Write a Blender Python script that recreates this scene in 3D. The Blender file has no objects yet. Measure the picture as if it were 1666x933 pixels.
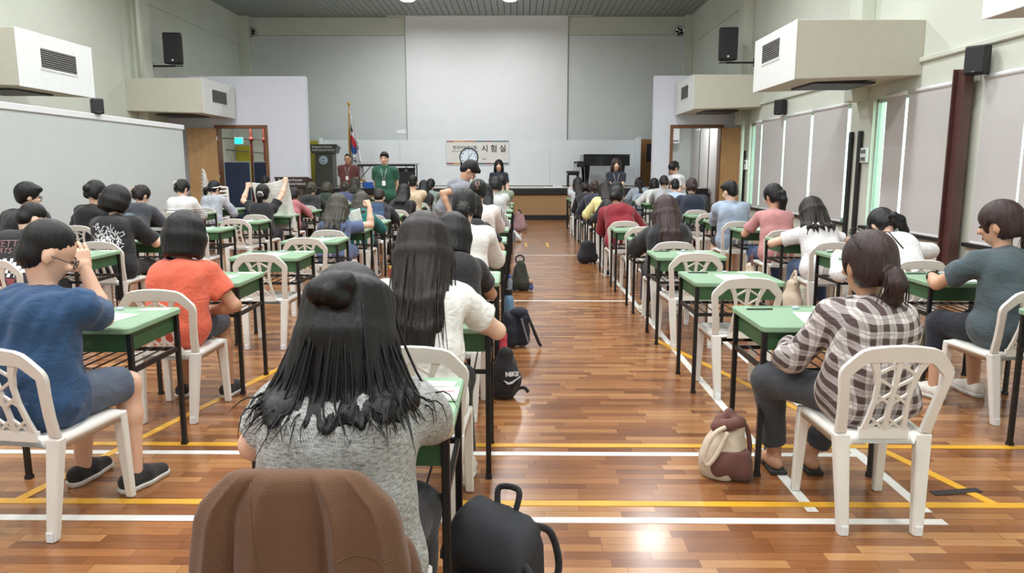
# Exam hall: rows of green desks, white plastic chairs, candidates writing.
import bpy, bmesh, math, random, time
import numpy as np
from mathutils import Vector, Matrix
from mathutils.bvhtree import BVHTree
T0 = time.time()
random.seed(7); RNG = np.random.RandomState(11)
scene = bpy.context.scene
COL = scene.collection
# ---------------------------------------------------------------- camera
cam_d = bpy.data.cameras.new('camera'); cam = bpy.data.objects.new('camera', cam_d); COL.objects.link(cam)
cam_d.sensor_width = 36.0; cam_d.lens = 36.0*1200/1666; cam_d.clip_end = 200; cam_d.clip_start = 0.05
cam.location = (0, 0, 1.5); cam.rotation_euler = (math.radians(90-9.068), 0, math.radians(0.613))
scene.camera = cam
# ---------------------------------------------------------------- world (overcast daylight outside the windows)
w = bpy.data.worlds.new('world'); scene.world = w; w.use_nodes = True
bg = w.node_tree.nodes['Background']; bg.inputs[0].default_value = (0.92, 0.98, 0.96, 1); bg.inputs[1].default_value = 4.5
# ---------------------------------------------------------------- exposure
vs = scene.view_settings; vs.view_transform = 'Standard'; vs.look = 'None'; vs.gamma = 1.0; vs.use_curve_mapping = False
vs.exposure = 0.0
# room dimensions
XL, XR, YB, YF, ZC = -9.3, 5.67, 25.5, -4.0, 6.5     # side walls, back wall, wall behind the camera, ceiling
YC = 19.8                                             # cross walls beside the stage
# ceiling lamps: (x, y); each fixture is built later by its own builder at the same spots
LAMPS = [(-3.3, 22.6), (-0.3, 22.6)] + [(x, y) for y in (14.7, 10.7, 6.7, 2.7, -1.3) for x in (-6.6, -3.3, -0.3, 2.8)]
LAMP_W = 100.0
def lamp_light(x, y):
    d = bpy.data.lights.new('lamp_light', 'AREA'); d.shape = 'RECTANGLE'; d.size = 0.62; d.size_y = 0.4
    d.energy = LAMP_W; d.color = (0.97, 0.99, 1.0); d.spread = math.radians(170)
    o = bpy.data.objects.new('lamp_light', d); COL.objects.link(o); o.location = (x, y, ZC-0.16)
    return o
# ---------------------------------------------------------------- small helpers
def tag(o, label=None, cat=None, group=None, kind=None):
    if label: o['label'] = label
    if cat: o['category'] = cat
    if group: o['group'] = group
    if kind: o['kind'] = kind
    return o
def empty(name, loc=(0, 0, 0), rz=0.0, label=None, cat=None, group=None, kind=None):
    o = bpy.data.objects.new(name, None); COL.objects.link(o); o.location = loc; o.rotation_euler = (0, 0, rz)
    o.empty_display_size = 0.1
    return tag(o, label, cat, group, kind)
def link(name, me, mat=None, parent=None, loc=None):
    o = bpy.data.objects.new(name, me); COL.objects.link(o)
    if mat is not None and len(me.materials) == 0: me.materials.append(mat)
    if parent is not None: o.parent = parent
    if loc is not None: o.location = loc
    return o
class MB:
    """collects vertices and faces of one mesh"""
    def __init__(s): s.v = []; s.f = []
    def add(s, vs_, fs_):
        b = len(s.v); s.v += [tuple(p) for p in vs_]; s.f += [tuple(i+b for i in f) for f in fs_]
    def box(s, x0, x1, y0, y1, z0, z1):
        s.add([(x0,y0,z0),(x1,y0,z0),(x1,y1,z0),(x0,y1,z0),(x0,y0,z1),(x1,y0,z1),(x1,y1,z1),(x0,y1,z1)],
              [(0,3,2,1),(4,5,6,7),(0,1,5,4),(1,2,6,5),(2,3,7,6),(3,0,4,7)])
    def hexa(s, p):   # eight corners: bottom ring then top ring
        s.add(p, [(0,3,2,1),(4,5,6,7),(0,1,5,4),(1,2,6,5),(2,3,7,6),(3,0,4,7)])
    def tube(s, pts, r, n=10, r2=None, caps=True):
        pts = [Vector(p) for p in pts]; m = len(pts); rings = []
        up = Vector((0, 0, 1))
        for i, p in enumerate(pts):
            d = (pts[min(i+1, m-1)] - pts[max(i-1, 0)]).normalized()
            a = d.cross(up)
            if a.length < 1e-3: a = d.cross(Vector((0, 1, 0)))
            a.normalize(); b = a.cross(d)
            rr = r if r2 is None else r + (r2-r)*i/max(m-1, 1)
            if callable(r): rr = r(i/max(m-1, 1))
            rings.append([p + a*(rr*math.cos(2*math.pi*k/n)) + b*(rr*math.sin(2*math.pi*k/n)) for k in range(n)])
        base = len(s.v)
        for rg in rings: s.v += [tuple(q) for q in rg]
        for i in range(m-1):
            for k in range(n):
                k2 = (k+1) % n
                s.f.append((base+i*n+k, base+i*n+k2, base+(i+1)*n+k2, base+(i+1)*n+k))
        if caps:
            s.f.append(tuple(base+k for k in range(n))[::-1]); s.f.append(tuple(base+(m-1)*n+k for k in range(n)))
    def bar(s, a, b, w_, h_):     # rectangular bar between two points
        a = Vector(a); b = Vector(b); d = (b-a).normalized(); sd = d.cross(Vector((0, 0, 1)))
        if sd.length < 1e-3: sd = Vector((1, 0, 0))
        sd.normalize(); u = sd.cross(d)
        sd = sd*(w_/2); u = u*(h_/2)
        s.add([a-sd-u, a+sd-u, a+sd+u, a-sd+u, b-sd-u, b+sd-u, b+sd+u, b-sd+u],
              [(0,1,2,3),(4,7,6,5),(0,4,5,1),(1,5,6,2),(2,6,7,3),(3,7,4,0)])
    def lathe(s, prof, n=24, c=(0, 0, 0)):
        base = len(s.v)
        for r, z in prof:
            for k in range(n): s.v.append((c[0]+r*math.cos(2*math.pi*k/n), c[1]+r*math.sin(2*math.pi*k/n), c[2]+z))
        for i in range(len(prof)-1):
            for k in range(n):
                k2 = (k+1) % n
                s.f.append((base+i*n+k, base+i*n+k2, base+(i+1)*n+k2, base+(i+1)*n+k))
        s.f.append(tuple(base+k for k in range(n))[::-1]); s.f.append(tuple(base+(len(prof)-1)*n+k for k in range(n)))
    def mesh(s, name, bevel=0.0, seg=1, smooth=False):
        me = bpy.data.meshes.new(name); me.from_pydata(s.v, [], s.f)
        if bevel > 0:
            bm = bmesh.new(); bm.from_mesh(me)
            bmesh.ops.recalc_face_normals(bm, faces=bm.faces)
            es = [e for e in bm.edges if len(e.link_faces) == 2 and e.calc_face_angle(0) > 0.6]
            bmesh.ops.bevel(bm, geom=es, offset=bevel, segments=seg, affect='EDGES', profile=0.5, clamp_overlap=True)
            bm.to_mesh(me); bm.free()
        else:
            bm = bmesh.new(); bm.from_mesh(me); bmesh.ops.recalc_face_normals(bm, faces=bm.faces); bm.to_mesh(me); bm.free()
        if smooth:
            me.shade_smooth()
        return me
    def build(s, name, mat, parent=None, bevel=0.0, seg=1, smooth=False, loc=None):
        return link(name, s.mesh(name, bevel, seg, smooth), mat, parent, loc)
def box(name, x0, x1, y0, y1, z0, z1, mat, parent=None, bevel=0.0, seg=1):
    m = MB(); m.box(x0, x1, y0, y1, z0, z1); return m.build(name, mat, parent, bevel, seg)
def copy_tree(o, parent=None):
    c = o.copy(); COL.objects.link(c); c.parent = parent
    for ch in list(o.children): copy_tree(ch, c)
    return c
# ---------------------------------------------------------------- materials (all node based)
MATS = {}
def mat(name, col, rough=0.5, var=0.06, scale=8.0, bump=0.0, bscale=60.0, metal=0.0, spec=0.5, stretch=(1,1,1), sheen=0.0, trans=0.0, alpha=1.0):
    if name in MATS: return MATS[name]
    m = bpy.data.materials.new(name); m.use_nodes = True; nt = m.node_tree; N = nt.nodes; L = nt.links
    b = N['Principled BSDF']; b.inputs['Roughness'].default_value = rough; b.inputs['Metallic'].default_value = metal
    b.inputs['Specular IOR Level'].default_value = spec
    if sheen: b.inputs['Sheen Weight'].default_value = sheen
    if trans: b.inputs['Transmission Weight'].default_value = trans
    tc = N.new('ShaderNodeTexCoord'); mp = N.new('ShaderNodeMapping'); mp.inputs['Scale'].default_value = stretch
    L.new(tc.outputs['Object'], mp.inputs[0])
    nz = N.new('ShaderNodeTexNoise'); nz.inputs['Scale'].default_value = scale; nz.inputs['Detail'].default_value = 4
    L.new(mp.outputs[0], nz.inputs['Vector'])
    rp = N.new('ShaderNodeMapRange'); rp.inputs[3].default_value = 1-var; rp.inputs[4].default_value = 1+var
    rp.inputs[1].default_value = 0.3; rp.inputs[2].default_value = 0.7
    L.new(nz.outputs['Fac'], rp.inputs[0])
    mx = N.new('ShaderNodeVectorMath'); mx.operation = 'SCALE'; mx.inputs[0].default_value = col
    L.new(rp.outputs[0], mx.inputs['Scale']); L.new(mx.outputs[0], b.inputs['Base Color'])
    if bump:
        nb = N.new('ShaderNodeTexNoise'); nb.inputs['Scale'].default_value = bscale; nb.inputs['Detail'].default_value = 3
        L.new(mp.outputs[0], nb.inputs['Vector'])
        bp = N.new('ShaderNodeBump'); bp.inputs['Strength'].default_value = bump; bp.inputs['Distance'].default_value = 0.01
        L.new(nb.outputs['Fac'], bp.inputs['Height']); L.new(bp.outputs[0], b.inputs['Normal'])
    MATS[name] = m
    return m
def emis(name, col, s):
    m = bpy.data.materials.new(name); m.use_nodes = True; b = m.node_tree.nodes['Principled BSDF']
    b.inputs['Base Color'].default_value = (*col, 1); b.inputs['Emission Color'].default_value = (*col, 1); b.inputs['Emission Strength'].default_value = s
    MATS[name] = m; return m
def srgb(r, g, b):
    return tuple(((c/255)/12.92 if c/255 <= 0.04045 else ((c/255+0.055)/1.055)**2.4) for c in (r, g, b))
def text_mesh(name, txt, size, align='CENTER', ext=0.0, bold=0.0):
    cu = bpy.data.curves.new(name, 'FONT'); cu.body = txt; cu.size = size; cu.align_x = align; cu.align_y = 'CENTER'
    cu.extrude = ext; cu.resolution_u = 3; cu.offset = bold
    o = bpy.data.objects.new(name, cu); COL.objects.link(o)
    dg = bpy.context.evaluated_depsgraph_get(); me = bpy.data.meshes.new_from_object(o.evaluated_get(dg))
    bpy.data.objects.remove(o); bpy.data.curves.remove(cu); me.name = name
    return me
def text_obj(name, txt, size, mt, loc, rot, parent=None, align='CENTER', ext=0.001, bold=0.0):
    me = text_mesh(name, txt, size, align, ext, bold); me.materials.clear()
    o = link(name, me, mt, parent, loc); o.rotation_euler = rot
    return o
# ================================================================ room shell
M_wall = mat('wall_paint', srgb(216, 221, 220), 0.75, 0.025, 1.5, 0.03, 30)
M_wall_cream = mat('wall_paint_cream', srgb(214, 218, 206), 0.75, 0.03, 1.2, 0.03, 30)
M_white = mat('panel_white', srgb(236, 238, 240), 0.55, 0.015, 2)
M_lav = mat('panel_cool_white', srgb(228, 231, 243), 0.6, 0.015, 2)
M_board = mat('board_white', srgb(231, 237, 240), 0.35, 0.015, 2)
M_wood = mat('door_wood', srgb(200, 158, 108), 0.42, 0.10, 3, 0.03, 20, stretch=(6, 6, 0.7))
M_wood_dk = mat('door_frame_wood', srgb(128, 88, 58), 0.45, 0.12, 4, stretch=(5, 5, 0.6))
M_black = mat('black_metal', srgb(24, 24, 25), 0.42, 0.1, 20)
M_blackp = mat('black_plastic', srgb(30, 30, 32), 0.5, 0.1, 20)
M_ceil = mat('ceiling_slat_metal', srgb(150, 156, 152), 0.5, 0.03, 2)
M_ceil_gap = mat('ceiling_gap', srgb(52, 56, 55), 0.8)
M_chrome = mat('chrome', srgb(205, 205, 205), 0.18, 0.03, 5, metal=1.0)
M_steel = mat('steel_grey', srgb(120, 122, 122), 0.4, 0.05, 8, metal=0.6)
def floor_material():
    m = bpy.data.materials.new('parquet_floor'); m.use_nodes = True; nt = m.node_tree; N = nt.nodes; L = nt.links
    b = N['Principled BSDF']
    tc = N.new('ShaderNodeTexCoord')
    br = N.new('ShaderNodeTexBrick'); br.offset = 0.37; br.offset_frequency = 3; br.squash = 1.0
    br.inputs['Scale'].default_value = 1.0; br.inputs['Brick Width'].default_value = 0.34; br.inputs['Row Height'].default_value = 0.058
    br.inputs['Mortar Size'].default_value = 0.0012; br.inputs['Mortar Smooth'].default_value = 0.3; br.inputs['Bias'].default_value = 0.0
    br.inputs['Color1'].default_value = (0.0, 0.0, 0.0, 1); br.inputs['Color2'].default_value = (1, 1, 1, 1); br.inputs['Mortar'].default_value = (0.5, 0.5, 0.5, 1)
    # ragged board ends: shift each row by noise
    sx = N.new('ShaderNodeSeparateXYZ'); L.new(tc.outputs['Object'], sx.inputs[0])
    fl = N.new('ShaderNodeMath'); fl.operation = 'DIVIDE'; fl.inputs[1].default_value = 0.058; L.new(sx.outputs['Y'], fl.inputs[0])
    f2 = N.new('ShaderNodeMath'); f2.operation = 'FLOOR'; L.new(fl.outputs[0], f2.inputs[0])
    wn = N.new('ShaderNodeTexWhiteNoise'); wn.noise_dimensions = '1D'; L.new(f2.outputs[0], wn.inputs['W'])
    ad = N.new('ShaderNodeMath'); ad.operation = 'ADD'; L.new(sx.outputs['X'], ad.inputs[0]); L.new(wn.outputs['Value'], ad.inputs[1])
    cb = N.new('ShaderNodeCombineXYZ'); L.new(ad.outputs[0], cb.inputs['X']); L.new(sx.outputs['Y'], cb.inputs['Y'])
    L.new(cb.outputs[0], br.inputs['Vector'])
    rp = N.new('ShaderNodeValToRGB'); el = rp.color_ramp.elements
    el[0].position = 0.0; el[0].color = (*srgb(118, 72, 42), 1); el[1].position = 1.0; el[1].color = (*srgb(178, 130, 84), 1)
    for ps, c in ((0.35, (140, 90, 53)), (0.7, (158, 106, 64))):
        e = el.new(ps); e.color = (*srgb(*c), 1)
    L.new(br.outputs['Color'], rp.inputs[0])
    mp = N.new('ShaderNodeMapping'); mp.inputs['Scale'].default_value = (4, 70, 1); L.new(tc.outputs['Object'], mp.inputs[0])
    nz = N.new('ShaderNodeTexNoise'); nz.inputs['Scale'].default_value = 1.6; nz.inputs['Detail'].default_value = 5; L.new(mp.outputs[0], nz.inputs['Vector'])
    nl = N.new('ShaderNodeTexNoise'); nl.inputs['Scale'].default_value = 0.8; nl.inputs['Detail'].default_value = 3; L.new(tc.outputs['Object'], nl.inputs['Vector'])
    m1 = N.new('ShaderNodeMix'); m1.data_type = 'RGBA'; m1.blend_type = 'MULTIPLY'; m1.inputs[0].default_value = 0.42
    r2 = N.new('ShaderNodeMapRange'); r2.inputs[1].default_value = 0.3; r2.inputs[2].default_value = 0.7; r2.inputs[3].default_value = 0.55; r2.inputs[4].default_value = 1.2
    L.new(nz.outputs['Fac'], r2.inputs[0]); L.new(rp.outputs[0], m1.inputs[6]); L.new(r2.outputs[0], m1.inputs[7])
    m2 = N.new('ShaderNodeMix'); m2.data_type = 'RGBA'; m2.blend_type = 'MULTIPLY'; m2.inputs[0].default_value = 0.5
    r3 = N.new('ShaderNodeMapRange'); r3.inputs[1].default_value = 0.3; r3.inputs[2].default_value = 0.7; r3.inputs[3].default_value = 0.8; r3.inputs[4].default_value = 1.12
    L.new(nl.outputs['Fac'], r3.inputs[0]); L.new(m1.outputs[2], m2.inputs[6]); L.new(r3.outputs[0], m2.inputs[7])
    m3 = N.new('ShaderNodeMix'); m3.data_type = 'RGBA'; m3.inputs[7].default_value = (*srgb(96, 54, 28), 1)
    L.new(br.outputs['Fac'], m3.inputs[0]); L.new(m2.outputs[2], m3.inputs[6]); L.new(m3.outputs[2], b.inputs['Base Color'])
    rr = N.new('ShaderNodeMapRange'); rr.inputs[3].default_value = 0.17; rr.inputs[4].default_value = 0.30; L.new(nl.outputs['Fac'], rr.inputs[0])
    L.new(rr.outputs[0], b.inputs['Roughness']); b.inputs['Specular IOR Level'].default_value = 0.5
    b.inputs['Coat Weight'].default_value = 0.15; b.inputs['Coat Roughness'].default_value = 0.12
    bp = N.new('ShaderNodeBump'); bp.inputs['Strength'].default_value = 0.12; bp.inputs['Distance'].default_value = 0.002
    iv = N.new('ShaderNodeMath'); iv.operation = 'SUBTRACT'; iv.inputs[0].default_value = 1; L.new(br.outputs['Fac'], iv.inputs[1])
    L.new(iv.outputs[0], bp.inputs['Height']); L.new(bp.outputs[0], b.inputs['Normal'])
    return m
def structure(o): o['kind'] = 'structure'; return o
floor = structure(box('floor', XL-0.2, XR+4.5, YF-0.2, YB+3, -0.1, 0.0, floor_material()))
# painted court lines, 1 mm proud of the boards
M_lw = mat('line_white', srgb(222, 222, 216), 0.4, 0.06, 6); M_ly = mat('line_yellow', srgb(214, 160, 42), 0.4, 0.06, 6)
LINE_N = [0]
def court_line(p, q, wd, mt, z=0.0012):
    LINE_N[0] += 1; z = 0.0008+0.00022*LINE_N[0]
    p = Vector((*p, 0)); q = Vector((*q, 0)); d = (q-p).normalized(); s = Vector((-d.y, d.x, 0))*(wd/2)
    m = MB(); m.hexa([p+s, p-s, q-s, q+s] + [v+Vector((0, 0, z)) for v in (p+s, p-s, q-s, q+s)])
    m.build('court_line', mt, floor)
for x in (1.30, 1.80): court_line((x, 3.08), (x, 20.0), 0.05, M_lw)
court_line((-9, 2.99), (1.83, 2.99), 0.05, M_lw); court_line((-9, 3.74), (1.83, 3.74), 0.05, M_lw)
court_line((-9, 8.35), (1.3, 8.35), 0.045, M_lw); court_line((-0.1, 12.9), (1.3, 12.9), 0.04, M_lw)
court_line((-9, 3.15), (5.5, 3.15), 0.05, M_ly, 0.0015); court_line((-9, 3.86), (5.5, 3.86), 0.05, M_ly, 0.0015)
court_line((-2.3, 3.15), (-0.95, 9.6), 0.05, M_ly, 0.0018); court_line((2.15, 3.15), (1.2, 6.4), 0.05, M_ly, 0.0018)
court_line((-1.15, 3.01), (-0.75, 3.74), 0.05, M_lw, 0.0015)
for x in (0.12, 0.55): court_line((x, 14.3), (x, 15.1), 0.045, M_ly)
court_line((1.93, 3.27), (2.17, 3.31), 0.045, mat('tape_black', srgb(40, 34, 30), 0.6), 0.0022)
court_line((2.95, 5.5), (3.12, 5.5), 0.04, mat('tape_blue', srgb(70, 90, 150), 0.5)); court_line((1.95, 4.35), (2.07, 4.35), 0.04, MATS['tape_black'], 0.002)
court_line((2.62, 4.9), (2.72, 4.92), 0.04, MATS['tape_blue'], 0.002)
# back wall with three recessed panels
structure(box('wall_back', XL, XR, YB, YB+0.2, 0, ZC, M_wall_cream))
def px_x(px, Y): return (px-846)/1200*Y
wp = bpy.data.objects['wall_back']
box('panel', -8.95, -3.83, YB-0.05, YB, 2.2, 5.87, M_wall, wp, 0.004)
box('panel', 1.62, 5.45, YB-0.05, YB, 2.2, 5.87, M_wall, wp, 0.004)
box('panel', -3.80, 1.58, YB-0.11, YB, 2.2, 6.46, M_white, wp, 0.005)
box('panel', -8.95, -3.83, YB-0.03, YB, 5.89, 6.46, M_wall_cream, wp, 0.004)
box('panel', 1.62, 5.45, YB-0.03, YB, 5.89, 6.46, M_wall_cream, wp, 0.004)
box('corner_post', XL, XL+0.35, YB-0.3, YB, 0, ZC, M_wall_cream, wp, 0.01)
box('corner_post', XR-0.28, XR, YB-0.3, YB, 0, ZC, M_wall_cream, wp, 0.01)
box('cornice', -4.4, 2.4, YB-0.22, YB-0.1, 6.46, 6.5, M_white, wp)
# ceiling of long metal slats
ceil = structure(box('ceiling', XL-0.3, XR+0.3, YF-0.2, YB+0.2, ZC, ZC+0.1, M_ceil_gap))
sl = MB(); sl.box(-0.092, 0.092, YF, YB+0.05, ZC-0.03, ZC); sl_me = sl.mesh('slat', 0.006)
sl_me.materials.append(M_ceil)
x = XL+0.1
while x < XR:
    link('slat', sl_me, None, ceil, (x, 0, 0)); x += 0.2
# left wall and right wall
wl = structure(box('wall_left', XL-0.2, XL, YF, YB, 0, ZC, M_wall_cream))
box('ledge', XL, XL+0.06, YF, YB-0.3, 5.55, ZC, M_wall_cream, wl, 0.008)
structure(box('wall_rear', XL-0.2, XR+0.2, YF-0.2, YF, 0, ZC, M_wall))
# right wall: pier strips between window bays, sill wall below, wall above
WZ0, WZ1 = 0.58, 2.6
wr = structure(empty('wall_right'))
box('upper_wall', XR, XR+0.2, YF, YB, WZ1, ZC, M_wall_cream, wr)
box('sill_wall', XR, XR+0.2, YF, YB, 0, WZ0, M_wall_cream, wr)
BAYS = [(-2.0, 9.3), (9.85, 12.2), (13.0, 18.62)]
ys = [YF] + [v for b_ in BAYS for v in b_] + [YB]
for a, b_ in zip(ys[0::2], ys[1::2]): box('pier', XR, XR+0.2, a, b_, WZ0, WZ1, M_wall_cream, wr)
box('picture_rail', XR-0.05, XR, YF, 18.6, 2.98, 3.05, M_wall_cream, wr, 0.01)
box('ledge', XR-0.06, XR, YF, YB-0.3, 5.55, ZC, M_wall_cream, wr, 0.008)
M_glass = bpy.data.materials.new('window_glass'); M_glass.use_nodes = True
_n = M_glass.node_tree; _n.nodes.clear(); _o = _n.nodes.new('ShaderNodeOutputMaterial'); _mx = _n.nodes.new('ShaderNodeMixShader')
_t = _n.nodes.new('ShaderNodeBsdfTransparent'); _t.inputs[0].default_value = (0.80, 0.96, 0.89, 1); _g = _n.nodes.new('ShaderNodeBsdfGlossy'); _g.inputs['Roughness'].default_value = 0.05
_mx.inputs[0].default_value = 0.08; _n.links.new(_t.outputs[0], _mx.inputs[1]); _n.links.new(_g.outputs[0], _mx.inputs[2]); _n.links.new(_mx.outputs[0], _o.inputs[0])
M_blind = bpy.data.materials.new('blind_fabric'); M_blind.use_nodes = True
_n = M_blind.node_tree; _b = _n.nodes['Principled BSDF']; _b.inputs['Base Color'].default_value = (*srgb(206, 203, 202), 1); _b.inputs['Roughness'].default_value = 0.85
_tr = _n.nodes.new('ShaderNodeBsdfTranslucent'); _tr.inputs[0].default_value = (0.55, 0.55, 0.54, 1); _mx = _n.nodes.new('ShaderNodeMixShader'); _mx.inputs[0].default_value = 0.05
_wv = _n.nodes.new('ShaderNodeTexNoise'); _wv.inputs['Scale'].default_value = 160; _bp = _n.nodes.new('ShaderNodeBump'); _bp.inputs['Strength'].default_value = 0.06
_n.links.new(_wv.outputs['Fac'], _bp.inputs['Height']); _n.links.new(_bp.outputs[0], _b.inputs['Normal'])
_n.links.new(_b.outputs[0], _mx.inputs[1]); _n.links.new(_tr.outputs[0], _mx.inputs[2]); _n.links.new(_mx.outputs[0], _n.nodes['Material Output'].inputs[0])
M_alu = mat('window_alu', srgb(176, 186, 180), 0.4, 0.04)
BL = [[(8.50, 9.28), (6.95, 8.46), (5.45, 6.9), (3.95, 5.4), (2.45, 3.9), (0.95, 2.4)],
      [(11.13, 11.7), (9.9, 11.05)],
      [(17.66, 18.08), (16.17, 17.56), (14.68, 16.06), (13.05, 14.56)]]
where = ['camera side of the brown column', 'between brown column and black strips', 'between black strips and open door']
for bi, (a, b_) in enumerate(BAYS):
    wn_ = structure(empty('window_%d' % (bi+1), (XR, (a+b_)/2, WZ0)))
    c = (a+b_)/2
    m = MB()
    for (y0, y1, z0, z1) in ((a, b_, 0, 0.06), (a, b_, WZ1-WZ0-0.06, WZ1-WZ0), (a, a+0.06, 0, WZ1-WZ0), (b_-0.03, b_, 0, WZ1-WZ0)):
        m.box(0.06, 0.12, y0-c, y1-c, z0, z1)
    m.build('window_frame', M_alu, wn_)
    n = max(2, int((b_-a)/1.4))
    for i in range(n):
        y0 = a+(b_-a)*i/n-c; y1 = a+(b_-a)*(i+1)/n-c
        box('pane', 0.085, 0.095, y0+0.03, y1-0.03, 0.06, WZ1-WZ0-0.06, M_glass, wn_)
        if i: box('mullion', 0.06, 0.12, y0-0.03, y0+0.03, 0.05, WZ1-WZ0-0.05, M_alu, wn_)
    box('window_sill', -0.07, 0.06, a-c-0.1, b_-c+0.1, -0.05, 0.0, M_blackp, wn_, 0.006)
    for j, (y0, y1) in enumerate(BL[bi]):
        pos = ('first', 'second', 'third', 'fourth', 'fifth', 'sixth')[j]
        e = empty('roller_blind', (XR-0.03, (y0+y1)/2, WZ0), 0, 'grey roller blind, %s from stage end, %s' % (pos, where[bi]), 'blind', 'roller blinds')
        hh = (y1-y0)/2
        m = MB(); m.box(-0.004, 0.0, -hh, hh, 0.0, WZ1-WZ0-0.02); m.build('fabric', M_blind, e)
        m = MB(); m.tube([(0.0, -hh, WZ1-WZ0), (0.0, hh, WZ1-WZ0)], 0.032, 12); m.build('roller', M_white, e, smooth=True)
        m = MB(); m.box(-0.012, 0.008, -hh, hh, -0.0, 0.03); m.build('bottom_bar', M_white, e, 0.004)
# red-brown steel column on the right wall and grey piers with black foam strips
M_redbrown = mat('column_red_brown', srgb(84, 52, 48), 0.5, 0.08, 6)
cr = structure(empty('column_steel', (XR-0.12, 9.58, 0)))
m = MB(); m.box(-0.07, 0.05, -0.13, -0.105, 0, 2.74); m.box(-0.07, 0.05, 0.105, 0.13, 0, 2.74); m.box(-0.02, 0.02, -0.105, 0.105, 0, 2.72)
m.build('column_profile', M_redbrown, cr, 0.004)
for (y, zz) in ((12.52, 2.12), (12.86, 2.12), (18.9, 1.95)):
    o = box('foam_strip', XR-0.06, XR-0.005, y-0.05, y+0.05, 0.3, zz, M_blackp, None, 0.01)
    tag(o, {12.52: 'black foam strip on the grey pier, the one nearer the red-brown column', 12.86: 'black foam strip on the grey pier, the one nearer the open door', 18.9: 'black foam strip on the wall beside the open door leaf'}[y], 'foam strip')
e = empty('switch_panel', (XR, 11.95, 1.75), 0, 'white wall switch panel on the pier beside the black foam strips', 'switch')
e.location = (XR, 12.34, 1.72)
box('plate', -0.05, 0, -0.11, 0.11, -0.12, 0.12, M_white, e, 0.008); box('display', -0.056, -0.05, -0.08, 0.08, 0.03, 0.09, M_steel, e)
box('display', -0.056, -0.05, -0.08, 0.08, -0.09, -0.03, M_steel, e)
e = empty('switch_panel', (XR, 18.75, 1.6), 0, 'white wall switch panel near the wooden door leaf', 'switch')
box('plate', -0.05, 0, -0.10, 0.10, -0.12, 0.12, M_white, e, 0.008); box('display', -0.056, -0.05, -0.07, 0.07, 0.02, 0.08, M_steel, e)
# wall columns (vertical cream ribs with a pipe)
for (x0, x1, y, nm) in ((XL, XL+0.25, 18.5, 'left'), (XR-0.22, XR, 12.6, 'right'), (XR-0.22, XR, 19.0, 'right')):
    c = structure(box('pillar_%s' % nm, x0, x1, y-0.22, y+0.22, 0 if nm == 'left' else WZ1, ZC, M_wall_cream, None, 0.01))
m = MB(); m.tube([(XL+0.3, 18.05, 3.6), (XL+0.3, 18.05, ZC)], 0.05, 10)
tag(m.build('wall_pipe', M_wall_cream, None, smooth=True), 'thin cream pipe running up the wall beside the loudspeaker', 'pipe')
m = MB(); m.tube([(XR-0.14, 18.75, 0.2), (XR-0.14, 18.75, 2.9)], 0.045, 10)
tag(m.build('wall_pipe', M_wall_cream, None, smooth=True), 'thin cream pipe beside the open wooden door leaf', 'pipe')
# low white partition in front of the left store
pl = structure(empty('partition_left', (-6.8, 0, 0)))
box('partition_panel', -0.10, 0.0, YF, 15.1, 0, 2.28, mat('partition_paint', srgb(203, 209, 209), 0.6, 0.02, 1.5), pl, 0.004)
box('partition_cap', -0.14, 0.03, YF, 15.12, 2.28, 2.37, M_white, pl, 0.006)
# cross walls left and right of the stage, each with a doorway
ZW = 3.89
def cross_wall(name, x0, x1, d0, d1, dz, mt):
    e = structure(empty(name, (0, YC, 0)))
    m = MB(); m.box(x0, d0, 0, 0.22, 0, ZW); m.build('wall_part', mt, e)
    m = MB(); m.box(d1, x1, 0, 0.22, 0, ZW); m.build('wall_part', mt, e)
    m = MB(); m.box(d0, d1, 0, 0.22, dz, ZW); m.build('wall_part', mt, e)
    return e
DL = (-8.0, -6.72, 2.58); DR = (4.0, 5.27, 2.58)
cross_wall('wall_cross_left', XL, -5.62, *DL, M_lav)
cross_wall('wall_cross_right', 3.5, XR, *DR, M_lav)
def door(n, d0, d1, dz, leaf_side):
    e = structure(empty('door_%d' % n, (0, YC, 0)))
    m = MB(); m.box(d0-0.06, d0+0.02, -0.04, 0.26, 0, dz+0.06); m.box(d1-0.02, d1+0.06, -0.04, 0.26, 0, dz+0.06); m.box(d0, d1, -0.04, 0.26, dz-0.02, dz+0.06)
    m.build('door_frame', M_wood_dk, e, 0.006)
    h = d0 if leaf_side < 0 else d1
    lf = empty('door_leaf_pivot', (h, -0.05, 0)); lf.parent = e; lf.name = 'door_leaf'
    return e, lf
def leaf(parent, width, ang, sgn):
    # leaf hinged at the parent's origin, opened towards the hall
    parent.rotation_euler = (0, 0, ang)
    box('leaf_panel', 0, width*sgn, -0.045, 0, 0.01, 2.55, M_wood, parent, 0.004)
    m = MB(); m.tube([(sgn*(width-0.08), -0.05, 1.02), (sgn*(width-0.08), -0.1, 1.02), (sgn*(width-0.22), -0.1, 1.02)], 0.012, 8); m.build('handle', M_chrome, parent, smooth=True)
    for z in (0.3, 1.3, 2.3): box('hinge', -0.012, 0.012, -0.06, 0.0, z-0.05, z+0.05, M_chrome, parent)
d1_, l1_ = door(1, *DL, -1); leaf(l1_, 0.72, math.radians(-155), 1)
d2_, l2_ = door(2, *DR, 1); leaf(l2_, 0.62, math.radians(128), -1)
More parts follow.
